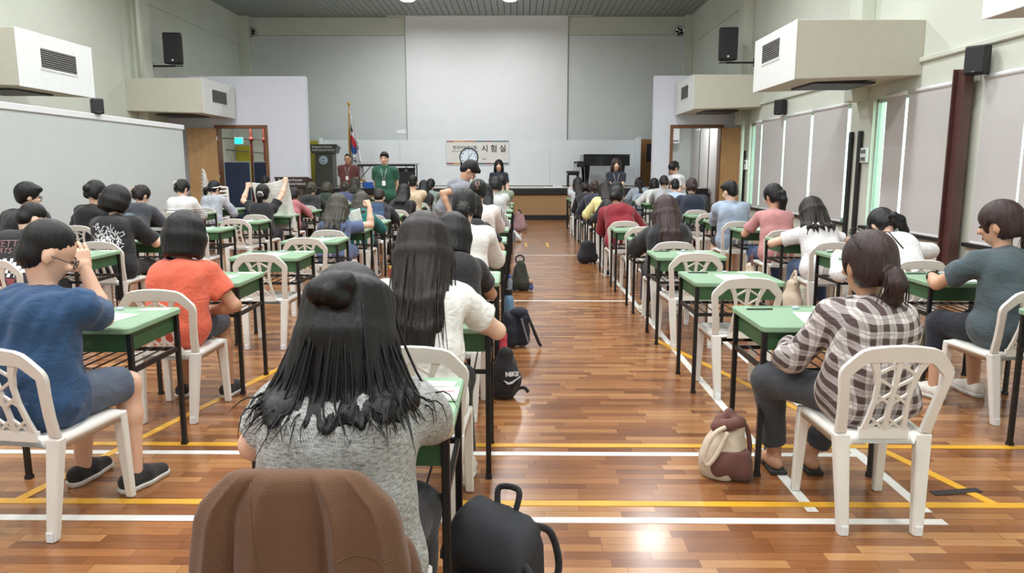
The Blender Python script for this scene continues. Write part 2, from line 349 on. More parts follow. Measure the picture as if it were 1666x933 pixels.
# room behind the left doorway
M_navy = mat('screen_navy', srgb(46, 58, 84), 0.8, 0.06, 20, 0.05, 200)
structure(box('wall_store_back', XL, -7.5, 24.4, 24.5, 0, 3.6, M_wall_cream))
m = MB(); m.hexa([(-5.72, YC+.22, 0), (-5.62, YC+.22, 0), (-7.5, 25.0, 0), (-7.6, 25.0, 0), (-5.72, YC+.22, ZW), (-5.62, YC+.22, ZW), (-7.5, 25.0, ZW), (-7.6, 25.0, ZW)]); structure(m.build('wall_store_side', M_wall))
m = MB(); m.hexa([(XL, YC+.22, 3.4), (-5.75, YC+.22, 3.4), (-7.2, 24.4, 3.4), (XL, 24.4, 3.4), (XL, YC+.22, 3.5), (-5.75, YC+.22, 3.5), (-7.2, 24.4, 3.5), (XL, 24.4, 3.5)]); structure(m.build('ceiling_store', M_wall))
box('yellow_door', -9.25, -8.75, 24.32, 24.4, 0, 2.25, mat('door_yellow', srgb(176, 166, 44), 0.5), bpy.data.objects['wall_store_back'])
for i, (x0, x1) in enumerate(((-8.2, -7.52), (-7.46, -6.85))):
    e = empty('office_screen', ((x0+x1)/2, 20.7+0.15*i, 0), 0.06-0.2*i, ('navy fabric folding screen behind the doorway, hinge-side panel', 'navy fabric folding screen behind the doorway, panel by the stage wall')[i], 'screen', 'navy screens')
    hw = (x1-x0)/2
    box('fabric_panel', -hw, hw, -0.02, 0.02, 0.08, 1.68, M_navy, e, 0.006)
    m = MB(); m.box(-hw-0.015, -hw, -0.025, 0.025, 0, 1.7); m.box(hw, hw+0.015, -0.025, 0.025, 0, 1.7); m.box(-hw, hw, -0.025, 0.025, 1.68, 1.71); m.box(-0.25, 0.25, -0.2, 0.2, 0, 0.025)
    m.build('screen_frame', M_alu, e)
e = empty('exit_sign', (-8.15, 21.7, 2.30), 0, 'small glowing teal exit sign seen through the wooden doorway', 'exit sign')
box('sign_box', -0.13, 0.13, -0.03, 0.03, -0.1, 0.1, mat('sign_box', srgb(190, 195, 190), 0.5), e, 0.006); box('sign_face', -0.115, 0.115, -0.036, -0.03, -0.088, 0.088, emis('exit_teal', (0.03, 0.62, 0.55), 1.1), e)
m = MB(); m.tube([(0, 0, 0.1), (0, 0, 1.1)], 0.012, 6); m.build('hanger', M_steel, e)
M_pipe_r = mat('pipe_red', srgb(140, 58, 50), 0.5)
for i, x in enumerate((-7.9, -7.62)):
    y = 22.0+0.3*i
    m = MB(); m.tube([(x, y, 0), (x, y, 2.4), (x, y, 2.4), (x-0.02, y, 3.38)], 0.035, 8); m.tube([(x, y, 2.3), (x, y, 2.42)], 0.07, 8); tag(m.build('sprinkler_pipe', M_pipe_r, None, smooth=True), ('red sprinkler pipe in the room behind the doorway, nearer the exit sign', 'red sprinkler pipe in the room behind the doorway, nearer the stage')[i], 'pipe')
for i, z in enumerate((2.75, 2.45, 2.1)):
    m = MB(); m.tube([(XL, 23.2+.2*i, z), (-7.2, 23.2+.2*i, z-0.1*i)], 0.018, 8); tag(m.build('ceiling_conduit', M_steel, None, smooth=True), ('uppermost thin conduit running across the room behind the doorway', 'middle thin conduit running across the room behind the doorway', 'lowest thin conduit running across the room behind the doorway')[i], 'pipe')
def added_room_lamp(x, y, z, en, s=0.5):  # unseen fixture and area light, added to brighten a room behind a doorway
    e = empty('ceiling_lamp', (x, y, z), 0)
    box('lamp_body', -s/2, s/2, -s/2, s/2, -0.03, 0.04, M_white, e); box('diffuser', -s/2+.03, s/2-.03, -s/2+.03, s/2-.03, -0.036, -0.03, emis('diffuser_%g' % x, (1, 0.98, 0.94), 3), e)
    d = bpy.data.lights.new('added_room_light', 'AREA'); d.size = s; d.energy = en; o = bpy.data.objects.new('added_room_light', d); COL.objects.link(o); o.parent = e; o.location = (0, 0, -0.05)
    return e
tag(added_room_lamp(-7.9, 21.6, 3.36, 45), 'added unseen square lamp lighting the room behind the navy screens', 'lamp')
# room behind the right doorway
structure(box('wall_side_back', 4.5, XR+3.5, 25.0, 25.1, 0, 3.6, M_wall))
m = MB(); m.hexa([(3.5, YC+.22, 0), (3.6, YC+.22, 0), (4.6, 25.0, 0), (4.5, 25.0, 0), (3.5, YC+.22, ZW), (3.6, YC+.22, ZW), (4.6, 25.0, ZW), (4.5, 25.0, ZW)]); structure(m.build('wall_side_inner', M_wall))
m = MB(); m.hexa([(3.6, YC+.22, 3.4), (XR+.3, YC+.22, 3.4), (XR+.3, 25.0, 3.4), (4.6, 25.0, 3.4), (3.6, YC+.22, 3.5), (XR+.3, YC+.22, 3.5), (XR+.3, 25.0, 3.5), (4.6, 25.0, 3.5)]); structure(m.build('ceiling_side', M_wall))
for i in range(4):
    y0 = YC+0.4+1.15*i; o = empty('roller_blind', (XR-0.03, y0+0.5, 0.5), 0, 'pale roller blind in the side room, %s from its doorway' % ('first', 'second', 'third', 'fourth')[i], 'blind', 'side room blinds')
    box('fabric', -0.004, 0, -0.5, 0.5, 0, 2.2, M_blind, o); m = MB(); m.tube([(0, -0.5, 2.22), (0, 0.5, 2.22)], 0.03, 10); m.build('roller', M_white, o, smooth=True)
o = empty('air_conditioner', (4.95, 24.7, 2.62), 0, 'white wall unit hanging in the side room behind the doorway', 'air conditioner')
box('unit_body', -0.22, 0.22, -0.3, 0.3, -0.3, 0.3, M_white, o, 0.02); box('louvre', -0.18, 0.18, -0.31, -0.3, -0.25, -0.2, M_steel, o)
tag(added_room_lamp(4.9, 22.2, 3.36, 45), 'added unseen square lamp lighting the side room behind the open door', 'lamp')
# stage
M_fascia = mat('stage_fascia_wood', srgb(178, 140, 98), 0.5, 0.05, 30, 0.04, 200)
st = structure(empty('stage', (0, 22.0, 0)))
box('stage_floor', -9.2, 5.6, 0.02, 3.44, 0.80, 0.93, mat('stage_floor_grey', srgb(192, 184, 176), 0.45, 0.05), st)
box('stage_fascia', -9.0, 5.5, 0.05, 0.12, 0.12, 0.78, M_fascia, st); box('stage_nosing', -9.1, 5.55, -0.03, 0.12, 0.74, 0.935, M_blackp, st, 0.02)
box('stage_plinth', -9.0, 5.5, 0.0, 0.1, 0, 0.14, M_blackp, st)
# white backdrop boards on the stage
bk = structure(empty('partition_backdrop', (0, 24.9, 0.93)))
XS = [-6.55, -4.0, -1.5, 1.0, 3.8]
for a, b_ in zip(XS[:-1], XS[1:]): box('backdrop_board', a+0.002, b_-0.002, 0, 0.06, 0.02, 1.52, M_board, bk, 0.003)
box('backdrop_return', 3.8, 3.86, -0.9, 0.06, 0.02, 1.58, M_board, bk, 0.003); box('backdrop_return', -6.62, -6.55, -0.3, 0.06, 0.02, 1.58, M_board, bk, 0.003)
# wooden doors in the stage wings
wd = structure(empty('door_3', (4.35, 25.2, 0.93)))
box('leaf_panel', -0.5, 0.5, 0, 0.05, 0, 1.55, mat('door_wood_dark', srgb(150, 104, 52), 0.45, 0.12, 4, stretch=(6, 6, .6)), wd); box('vision_panel', -0.1, 0.1, -0.01, 0, 0.8, 1.4, M_blackp, wd)
wd = structure(empty('door_4', (-6.95, 25.2, 0.93)))
box('leaf_panel', -0.35, 0.3, 0, 0.05, 0, 1.5, MATS['door_yellow'], wd); box('door_frame', -0.42, -0.35, -0.02, 0.07, 0, 1.55, M_wood_dk, wd)
# ceiling lamps
M_lamp = emis('lamp_lens', (1, 0.98, 0.95), 14)
def ceiling_lamp(x, y):
    e = empty('ceiling_lamp', (x, y, ZC-0.03))
    m = MB(); m.box(-0.42, 0.42, -0.26, -0.2, -0.03, 0); m.box(-0.42, 0.42, 0.2, 0.26, -0.03, 0); m.box(-0.42, -0.36, -0.2, 0.2, -0.03, 0); m.box(0.36, 0.42, -0.2, 0.2, -0.03, 0)
    m.build('lamp_trim', M_white, e, 0.004)
    m = MB(); m.lathe([(0.1, 0.0), (0.2, -0.02), (0.22, -0.07), (0.17, -0.11)], 20); m.build('lens', M_lamp, e, smooth=True)
    l = lamp_light(x, y); l.parent = e; l.location = (0, 0, -0.13)
    return e
for i, (x, y) in enumerate(LAMPS):
    e = ceiling_lamp(x, y)
    if y > 20: tag(e, ('lit square ceiling lamp above the flag side of the stage', 'lit square ceiling lamp above the exam banner')[i], 'lamp', 'ceiling lamps')
    else: 
        col_ = {-6.6: 'fourth-from-aisle column', -3.3: 'third-from-aisle column', -0.3: 'column along the aisle', 2.8: 'column by the blinds'}[x]; row_ = {14.7: 'far rows', 10.7: 'middle rows', 6.7: 'nearer rows', 2.7: 'nearest rows', -1.3: 'empty rear end'}[y]
        tag(e, 'square ceiling lamp over the %s, %s' % (row_, col_), 'lamp', 'ceiling lamps over the desks')
# ================================================================ desks and chairs
COLX = {'L1': (-0.43, 0.0), 'L2': (-2.13, -0.010), 'L3': (-3.94, 0.0), 'L4': (-5.55, 0.0), 'R1': (1.445, 0.004), 'R2': (2.98, 0.0)}
COLY = {'L1': 3.41, 'L2': 3.37, 'L3': 3.40, 'L4': 3.99, 'R1': 3.44, 'R2': 3.41}
def desk_pos(c, k): return COLX[c][0]+COLX[c][1]*k-(0.065 if (c, k) == ('L1', -1) else 0), COLY[c]+1.385*k    # x centre, y of the edge next to the sitter
M_dtop = mat('desk_green', srgb(136, 170, 138), 0.42, 0.03, 5, 0.02, 80)
M_dbox = mat('desk_tray_green', srgb(58, 98, 62), 0.5, 0.05, 6)
M_chair = mat('chair_cream_plastic', srgb(230, 227, 221), 0.45, 0.03, 5, 0.02, 40)
DZ = 0.764
def ring_slab(m, w_, y0, y1, z0, z1, r=0.03, n=4, inset=0.006):
    def loop(ins, z):
        pts = []
        for cx, cy, a0 in ((w_-r, y1-r, 0), (-w_+r, y1-r, 90), (-w_+r, y0+r, 180), (w_-r, y0+r, 270)):
            for i in range(n+1):
                a = math.radians(a0+90*i/n); pts.append((cx+(r-ins)*math.cos(a), cy+(r-ins)*math.sin(a), z))
        return pts
    L_ = [loop(inset, z0), loop(0, z0+inset), loop(0, z1-inset), loop(inset, z1)]
    b = len(m.v); k = len(L_[0])
    for l in L_: m.v += l
    for j in range(3):
        for i in range(k): m.f.append((b+j*k+i, b+j*k+(i+1) % k, b+(j+1)*k+(i+1) % k, b+(j+1)*k+i))
    m.f.append(tuple(b+i for i in range(k))[::-1]); m.f.append(tuple(b+3*k+i for i in range(k)))
def make_desk():
    e = empty('exam_desk')
    m = MB(); ring_slab(m, 0.30, -0.02, 0.52, DZ-0.032, DZ); top = m.build('desktop', M_dtop, e)
    m = MB(); m.box(-0.2, 0.12, 0.478, 0.495, DZ-0.004, DZ+0.0006); m.build('pen_groove', M_dbox, top)
    m = MB(); m.box(-0.262, 0.262, 0.03, 0.47, DZ-0.125, DZ-0.115); m.box(-0.268, -0.258, 0.02, 0.47, DZ-0.125, DZ-0.033); m.box(0.258, 0.268, 0.02, 0.47, DZ-0.125, DZ-0.033); m.box(-0.268, 0.268, 0.465, 0.475, DZ-0.125, DZ-0.033)
    m.box(-0.268, 0.268, 0.018, 0.026, DZ-0.125, DZ-0.033)
    m.build('book_tray', M_dbox, e)
    m = MB(); m.box(-0.0125, 0.0125, -0.0125, 0.0125, 0.008, DZ-0.033); lm = m.mesh('leg', 0.003); lm.materials.append(M_black)
    m = MB(); m.box(-0.015, 0.015, -0.015, 0.015, 0, 0.02); fm = m.mesh('foot_cap'); fm.materials.append(M_blackp)
    for sx in (-1, 1):
        for y in (0.02, 0.487):
            l = link('leg', lm, None, e, (sx*0.277, y, 0)); link('foot_cap', fm, None, l)
    m = MB(); m.box(-0.008, 0.008, 0.02, 0.487, -0.012, 0.012); rm = m.mesh('side_rail'); rm.materials.append(M_black)
    for sx in (-1, 1): link('side_rail', rm, None, e, (sx*0.277, 0, 0.545))
    m = MB(); m.box(-0.277, 0.277, -0.008, 0.008, -0.01, 0.01); cm = m.mesh('cross_rail'); cm.materials.append(M_black)
    for y in (0.02, 0.487): link('cross_rail', cm, None, e, (0, y, 0.54))
    m = MB(); m.tube([(0, 0.02, 0), (0, 0.487, 0)], 0.004, 6); wm = m.mesh('rack_wire'); wm.materials.append(M_black)
    for i in range(7): link('rack_wire', wm, None, e, (-0.21+0.07*i, 0, 0.548))
    return e
def make_chair():
    # origin on the floor between the rear feet, sitter faces +y
    e = empty('plastic_chair')
    # seat: dished grid with rolled edges, solid
    nx, ny = 11, 11; top = []; 
    def sz(u, v):   # u across -1..1, v depth 0..1
        return 0.432 + 0.012*v - 0.016*(1-u*u)*(1-(2*v-1)**4) - 0.03*max(0, v-0.88)/0.12*0.6 - 0.012*abs(u)**6
    g = []
    for j in range(ny):
        v = j/(ny-1); hw = 0.185+0.02*v
        for i in range(nx):
            u = -1+2*i/(nx-1); g.append((u*hw, 0.03+0.40*v-0.02*(u*u)*(v > 0.95), sz(u, v)))
    m = MB(); m.v = g + [(x*0.985, y, z-0.018) for x, y, z in g]; off = nx*ny
    for j in range(ny-1):
        for i in range(nx-1):
            a = j*nx+i; m.f.append((a, a+1, a+nx+1, a+nx)); m.f.append((off+a, off+a+nx, off+a+nx+1, off+a+1))
    bd = [i for i in range(nx)] + [j*nx+nx-1 for j in range(1, ny)] + [(ny-1)*nx+i for i in range(nx-2, -1, -1)] + [j*nx for j in range(ny-2, 0, -1)]
    # apron hanging from the seat edge
    base = len(m.v); m.v += [(g[i][0]*1.01, g[i][1], g[i][2]-0.048) for i in bd]; n = len(bd)
    for i in range(n): m.f.append((bd[i], base+i, base+(i+1) % n, bd[(i+1) % n])); m.f.append((off+bd[i], off+bd[(i+1) % n], base+(i+1) % n, base+i))
    m.build('seat', M_chair, e, smooth=True)
    # backrest drawn flat as (across, up), bent onto the reclined, curved back plane
    def back(u, v, d=0.0):
        t = (v-0.43)/0.41
        return (u, 0.045-0.125*t+0.02*t*t-0.55*(0.2**2-u*u)*0.55*t + d, v)
    def strip(m, pts, th=0.016):
        # pts: list of (u, v, half width) centre line; section is a flat rounded bar
        b = len(m.v); n = len(pts)
        for i, (u, v, hw) in enumerate(pts):
            p0 = pts[max(i-1, 0)]; p1 = pts[min(i+1, n-1)]; dx, dy = p1[0]-p0[0], p1[1]-p0[1]; L_ = math.hypot(dx, dy) or 1
            nx_, ny_ = -dy/L_, dx/L_
            for s_, d in ((1, -th*.3), (0.9, -th), (-0.9, -th), (-1, -th*.3), (-1, th*.2), (1, th*.2)):
                m.v.append(back(u+nx_*hw*s_, v+ny_*hw*s_, d))
        for i in range(n-1):
            for j in range(6): m.f.append((b+i*6+j, b+i*6+(j+1) % 6, b+(i+1)*6+(j+1) % 6, b+(i+1)*6+j))
        m.f.append(tuple(b+j for j in range(6))); m.f.append(tuple(b+(n-1)*6+5-j for j in range(6)))
    m = MB()
    half = [(0.172, 0.43, 0.023), (0.182, 0.53, 0.021), (0.194, 0.62, 0.020), (0.204, 0.685, 0.021), (0.203, 0.700, 0.023), (0.196, 0.713, 0.026), (0.155, 0.758, 0.029), (0.140, 0.771, 0.031), (0.12, 0.778, 0.033), (0.06, 0.784, 0.036), (0.0, 0.786, 0.037)]
    frame = half + [(-u, v, h) for u, v, h in half[-2::-1]]
    strip(m, frame); bf = m.build('back_frame', M_chair, e, smooth=True); bf.data.set_sharp_from_angle(angle=0.65)
    m = MB()
    # splat: flared outer ribs, middle rib, cross braces
    for s_ in (-1, 1):
        strip(m, [(s_*0.085, 0.425, 0.013), (s_*0.074, 0.50, 0.010), (s_*0.066, 0.58, 0.009), (s_*0.068, 0.65, 0.010), (s_*0.082, 0.71, 0.013), (s_*0.105, 0.765, 0.018)], 0.013)
    strip(m, [(0, 0.425, 0.014), (0, 0.52, 0.010), (0, 0.62, 0.010), (0, 0.70, 0.011), (0, 0.77, 0.014)], 0.013)
    for s_ in (-1, 1):
        for (v0, v1) in ((0.445, 0.505), (0.505, 0.445), (0.56, 0.615), (0.615, 0.56), (0.635, 0.68), (0.745, 0.70)):
            strip(m, [(0, v0, 0.006), (s_*0.07, v1, 0.006)], 0.010)
    m.box(-0.1, 0.1, 0.028, 0.046, 0.405, 0.45)
    m.build('splat', M_chair, e, smooth=False)
    # legs: tapered channel with a rounded foot
    def leg(xa, ya, xb, yb, wa, wb, zt):
        m = MB(); n = 5
        for i in range(n):
            t = i/(n-1); z = zt*(1-t); cx = xa+(xb-xa)*t; cy = ya+(yb-ya)*t; h = (wa+(wb-wa)*t)/2; d = h*0.8
            o = 1 if xa > 0 else -1
            m.v += [(cx-h, cy-d, z), (cx+h, cy-d, z), (cx+h*0.9, cy+d, z), (cx-h*0.9, cy+d, z)]
        for i in range(n-1):
            for j in range(4): m.f.append((i*4+j, i*4+(j+1) % 4, (i+1)*4+(j+1) % 4, (i+1)*4+j))
        m.f.append((0, 3, 2, 1)); b = (n-1)*4; m.f.append((b, b+1, b+2, b+3))
        return m
    for s_ in (-1, 1):
        lg = leg(s_*0.168, 0.05, s_*0.152, 0.0, 0.064, 0.046, 0.425).build('leg', M_chair, e, 0.006)
        m = MB(); m.box(s_*0.152-0.016, s_*0.152+0.016, -0.0225, -0.0175, 0.002, 0.045); m.build('foot_notch', M_white, lg, 0.002)
        leg(s_*0.183, 0.405, s_*0.192, 0.425, 0.056, 0.04, 0.42).build('leg', M_chair, e, 0.006)
    return e
PROTO_D = make_desk(); PROTO_C = make_chair()
# ================================================================ figures: smooth implicit surfaces turned into meshes
V3 = lambda *a: np.array(a, np.float32)
def unit(v):
    n = np.linalg.norm(v); return v/n if n > 1e-9 else v
class Field:
    def __init__(s, h, k=0.03): s.h = h; s.k = k; s.p = []; s.post = []
    def cone(s, a, b, r1, r2=None, flat=False, k=None): s.p.append(('c', np.asarray(a, np.float32), np.asarray(b, np.float32), r1, r1 if r2 is None else r2, flat, s.k if k is None else k)); return s
    def chain(s, pts, rs, k=None):
        for i in range(len(pts)-1): s.cone(pts[i], pts[i+1], rs[i], rs[i+1], False, k)
        return s
    def ell(s, c, R, rad, k=None, neg=False): s.p.append(('n' if neg else 'e', np.asarray(c, np.float32), np.asarray(R, np.float32), np.asarray(rad, np.float32), 0, False, s.k if k is None else k)); return s
    def bounds(s, q):
        if q[0] == 'c':
            r = max(q[3], q[4]); return np.minimum(q[1], q[2])-r, np.maximum(q[1], q[2])+r
        m = float(max(q[3])); return q[1]-m, q[1]+m
    def mesh(s):
        h = s.h; mg = 0.03+2*h
        lo = np.min([s.bounds(q)[0] for q in s.p if q[0] != 'n'], 0)-mg; hi = np.max([s.bounds(q)[1] for q in s.p if q[0] != 'n'], 0)+mg
        n = np.ceil((hi-lo)/h).astype(int)+1
        ax = [lo[i]+h*np.arange(n[i], dtype=np.float32) for i in range(3)]
        D = np.full(n, 0.12, np.float32)
        for q in s.p:
            b0, b1 = s.bounds(q); e = q[6]+2.5*h
            i0 = np.maximum(((b0-e-lo)/h).astype(int), 0); i1 = np.minimum(((b1+e-lo)/h).astype(int)+2, n)
            if np.any(i1 <= i0): continue
            X = ax[0][i0[0]:i1[0]][:, None, None]; Y = ax[1][i0[1]:i1[1]][None, :, None]; Z = ax[2][i0[2]:i1[2]][None, None, :]
            if q[0] == 'c':
                a, b = q[1], q[2]; ab = b-a; L2 = float(ab@ab)+1e-12
                px, py, pz = X-a[0], Y-a[1], Z-a[2]
                t = (px*ab[0]+py*ab[1]+pz*ab[2])/L2
                tc = np.clip(t, 0, 1)
                d = np.sqrt((px-tc*ab[0])**2+(py-tc*ab[1])**2+(pz-tc*ab[2])**2) - (q[3]+(q[4]-q[3])*tc)
                if q[5]: d = np.maximum(d, (t-1)*math.sqrt(L2))
            else:
                R, rad = q[2], q[3]; px, py, pz = X-q[1][0], Y-q[1][1], Z-q[1][2]
                qs = [(R[i][0]*px+R[i][1]*py+R[i][2]*pz)/rad[i] for i in range(3)]
                k0 = np.sqrt(qs[0]**2+qs[1]**2+qs[2]**2)+1e-6; k1 = np.sqrt((qs[0]/rad[0])**2+(qs[1]/rad[1])**2+(qs[2]/rad[2])**2)+1e-6
                d = k0*(k0-1)/k1
            S = D[i0[0]:i1[0], i0[1]:i1[1], i0[2]:i1[2]]; k = q[6]
            if q[0] == 'n':
                hh = np.maximum(k-np.abs(S+d), 0)/k; S[...] = np.maximum(S, -d)+hh*hh*k*0.25
            else:
                hh = np.maximum(k-np.abs(S-d), 0)/k; S[...] = np.minimum(S, d)-hh*hh*k*0.25
        for fn in s.post: D = fn(D, ax)
        return nets(D, lo, h)
def nets(D, lo, h):
    I = D < 0; n = D.shape
    c = np.zeros((n[0]-1, n[1]-1, n[2]-1), np.uint8)
    offs = [(a, b, d) for a in (0, 1) for b in (0, 1) for d in (0, 1)]
    for a, b, d in offs: c += I[a:n[0]-1+a, b:n[1]-1+b, d:n[2]-1+d]
    act = (c > 0) & (c < 8); ii = np.argwhere(act)
    if len(ii) == 0: return np.zeros((0, 3)), np.zeros((0, 4), int)
    idx = np.full(act.shape, -1, np.int32); idx[act] = np.arange(len(ii))
    val = np.stack([D[ii[:, 0]+a, ii[:, 1]+b, ii[:, 2]+d] for a, b, d in offs], 1)
    acc = np.zeros((len(ii), 3), np.float32); cnt = np.zeros(len(ii), np.float32); of = np.array(offs, np.float32)
    for e0 in range(8):
        for bit in (1, 2, 4):
            e1 = e0 | bit
            if e1 == e0: continue
            v0, v1 = val[:, e0], val[:, e1]; m = (v0 < 0) != (v1 < 0)
            t = np.where(m, v0/(v0-v1+1e-12), 0)[:, None]
            acc += np.where(m[:, None], of[e0]+(of[e1]-of[e0])*t, 0); cnt += m
    V = (ii+acc/cnt[:, None])*h+lo
    F = []
    for axn in range(3):
        b, d = (axn+1) % 3, (axn+2) % 3
        s0 = [slice(None)]*3; s1 = [slice(None)]*3
        s0[axn] = slice(0, -1); s1[axn] = slice(1, None)
        A = I[tuple(s0)]; B = I[tuple(s1)]
        for pos in (0, 1):
            e = np.argwhere((A & ~B) if pos == 0 else (~A & B))
            if len(e) == 0: continue
            ok = (e[:, b] > 0) & (e[:, d] > 0) & (e[:, b] < n[b]-1) & (e[:, d] < n[d]-1); e = e[ok]
            def cell(db, dd):
                q = e.copy(); q[:, b] += db; q[:, d] += dd; return idx[q[:, 0], q[:, 1], q[:, 2]]
            quad = np.stack([cell(-1, -1), cell(0, -1), cell(0, 0), cell(-1, 0)], 1)
            F.append(quad if pos == 0 else quad[:, ::-1])
    return V, np.concatenate(F)
def np_mesh(name, V, F, mt, smooth=True):
    me = bpy.data.meshes.new(name); me.vertices.add(len(V)); me.vertices.foreach_set('co', np.asarray(V, np.float32).ravel())
    nq = len(F); me.loops.add(nq*4); me.loops.foreach_set('vertex_index', np.asarray(F, np.int32).ravel())
    me.polygons.add(nq); me.polygons.foreach_set('loop_start', np.arange(0, nq*4, 4, dtype=np.int32))
    me.update(calc_edges=True); me.validate()
    if smooth: me.shade_smooth()
    if mt is not None: me.materials.append(mt)
    return me
def wrinkle(amp, seed, sc=1.0, vert=0.6):
    r = np.random.RandomState(seed); W_ = [(r.uniform(-1, 1, 3)*np.array([1, 1, vert])*sc*u, r.uniform(0, 6.28), a) for u, a in ((28, 1), (36, .8), (52, .6), (75, .4), (22, 1))]
    def fn(D, ax):
        X, Y, Z = ax[0][:, None, None], ax[1][None, :, None], ax[2][None, None, :]
        w1 = np.sin(9*X+seed)*1.2+np.sin(11*Z+2*seed)*1.1
        acc = 0
        for f, ph, a in W_: acc = acc+a*np.sin(f[0]*X+f[1]*Y+f[2]*Z+ph+w1)
        return D+(amp*1.0)*acc.astype(np.float32)
    return fn
EYE3 = np.eye(3, dtype=np.float32)
# ---- hands: canonical right hand, wrist at origin, fingers along +y, back of the hand +z, thumb on -x
def hand_mesh(curl, spread, thumb_in, h):
    f = Field(h, 0.008)
    for x, r in ((-0.026, 0.0135), (-0.009, 0.0145), (0.009, 0.0145), (0.026, 0.013)): f.cone((x*0.75, 0.012, 0), (x*(1+spread), 0.082, 0), r+0.002, r, k=0.012)
    f.cone((0, -0.05, 0), (0, 0.02, 0), 0.0255, 0.024, k=0.014)
    for i, (x, L_) in enumerate(((-0.028, 0.068), (-0.009, 0.077), (0.010, 0.072), (0.028, 0.056))):
        p = np.array([x*(1+spread), 0.082, 0.0]); a = -0.12; sp = x*spread*9
        for j, fr in enumerate((0.45, 0.31, 0.24)):
            a -= curl[j]*(1+0.08*i); q = p+L_*fr*np.array([math.sin(sp)*0.8, math.cos(a), math.sin(a)])
            r0 = (0.0092, 0.0084, 0.0078)[j]*(0.9 if i == 3 else 1); f.cone(p, q, r0, r0*0.92, k=0.004); p = q
    p = np.array([-0.022, 0.02, -0.006]); 
    for d, L_, r0 in (((-0.75, 0.6, -0.25), 0.042, 0.0135), ((-0.35+thumb_in, 0.85, -0.35), 0.032, 0.0108), ((-0.05+thumb_in*1.5, 0.9, -0.3), 0.026, 0.0096)):
        q = p+unit(np.array(d))*L_; f.cone(p, q, r0, r0*0.9, k=0.006); p = q
    return f.mesh()
HANDS = {}
def hand(pose, fine):
    key = (pose, fine)
    if key not in HANDS:
        curl, spread, th = {'rest': ((0.35, 0.5, 0.35), 0.1, 0.15), 'write': ((0.75, 0.85, 0.4), 0.0, 0.55), 'grip': ((0.9, 1.0, 0.7), 0.0, 0.7), 'open': ((0.18, 0.25, 0.2), 0.25, 0.0), 'flat': ((0.06, 0.12, 0.1), 0.12, 0.1)}[pose]
        HANDS[key] = hand_mesh(curl, spread, th, 0.0036 if fine else 0.0062)
    return HANDS[key]
# ---- materials for cloth, skin, hair
def skin_mat(i):
    c = [(222, 178, 152), (208, 162, 134), (228, 188, 164), (190, 142, 112)][i % 4]
    nm = 'skin_%d' % (i % 4)
    if nm in MATS: return MATS[nm]
    m = mat(nm, srgb(*c), 0.5, 0.05, 14, 0.02, 90); b = m.node_tree.nodes['Principled BSDF']
    b.inputs['Subsurface Weight'].default_value = 0.08; b.inputs['Subsurface Radius'].default_value = (0.02, 0.008, 0.005)
    return m
def hair_mat(name, c, rough=0.42):
    if name in MATS: return MATS[name]
    m = bpy.data.materials.new(name); m.use_nodes = True; nt = m.node_tree; N = nt.nodes; L = nt.links; b = N['Principled BSDF']
    b.inputs['Roughness'].default_value = rough; b.inputs['Specular IOR Level'].default_value = 0.35
    tc = N.new('ShaderNodeTexCoord'); mp = N.new('ShaderNodeMapping'); mp.inputs['Scale'].default_value = (150, 150, 7); L.new(tc.outputs['Object'], mp.inputs[0])
    nz = N.new('ShaderNodeTexNoise'); nz.inputs['Scale'].default_value = 1.0; nz.inputs['Detail'].default_value = 4; nz.inputs['Distortion'].default_value = 0.6; L.new(mp.outputs[0], nz.inputs['Vector'])
    rp = N.new('ShaderNodeValToRGB'); rp.color_ramp.elements[0].position = 0.3; rp.color_ramp.elements[1].position = 0.75
    cc = srgb(*c); rp.color_ramp.elements[0].color = (cc[0]*0.45, cc[1]*0.45, cc[2]*0.45, 1); rp.color_ramp.elements[1].color = (cc[0]*1.5, cc[1]*1.45, cc[2]*1.42, 1)
    L.new(nz.outputs['Fac'], rp.inputs[0]); L.new(rp.outputs[0], b.inputs['Base Color'])
    bp = N.new('ShaderNodeBump'); bp.inputs['Strength'].default_value = 0.55; bp.inputs['Distance'].default_value = 0.004; L.new(nz.outputs['Fac'], bp.inputs['Height']); L.new(bp.outputs[0], b.inputs['Normal'])
    MATS[name] = m; return m
HAIR = {'black': hair_mat('hair_black', (19, 18, 20)), 'dark': hair_mat('hair_dark_brown', (32, 25, 24)), 'brown': hair_mat('hair_brown', (56, 39, 37)), 'olive': hair_mat('hair_ash', (62, 60, 50))}
def cloth(name, c, var=0.08, bump=0.25, bs=220, rough=0.85, sheen=0.15, fold=0.34):
    if 'cloth_'+name in MATS: return MATS['cloth_'+name]
    m = mat('cloth_'+name, srgb(*c), rough, var, 7, bump, bs, sheen=sheen)
    if fold: folds(m, st=fold)
    return m
def folds(m, sc=9.0, st=0.34, dist=0.03):
    # soft creases: distorted noise as a second, larger bump under the weave
    N = m.node_tree.nodes; L = m.node_tree.links; b = N['Principled BSDF']
    tc = N.new('ShaderNodeTexCoord'); mp = N.new('ShaderNodeMapping'); mp.inputs['Rotation'].default_value = (0.4, 0.5, 0.3); mp.inputs['Scale'].default_value = (1, 1, 1.7); L.new(tc.outputs['Object'], mp.inputs[0])
    nz = N.new('ShaderNodeTexNoise'); nz.inputs['Scale'].default_value = sc; nz.inputs['Detail'].default_value = 2.5; nz.inputs['Distortion'].default_value = 1.6; L.new(mp.outputs[0], nz.inputs['Vector'])
    bp = N.new('ShaderNodeBump'); bp.inputs['Strength'].default_value = st; bp.inputs['Distance'].default_value = dist; L.new(nz.outputs['Fac'], bp.inputs['Height'])
    lk = b.inputs['Normal'].links
    if lk: L.new(bp.outputs[0], lk[0].from_node.inputs['Normal'])
    else: L.new(bp.outputs[0], b.inputs['Normal'])
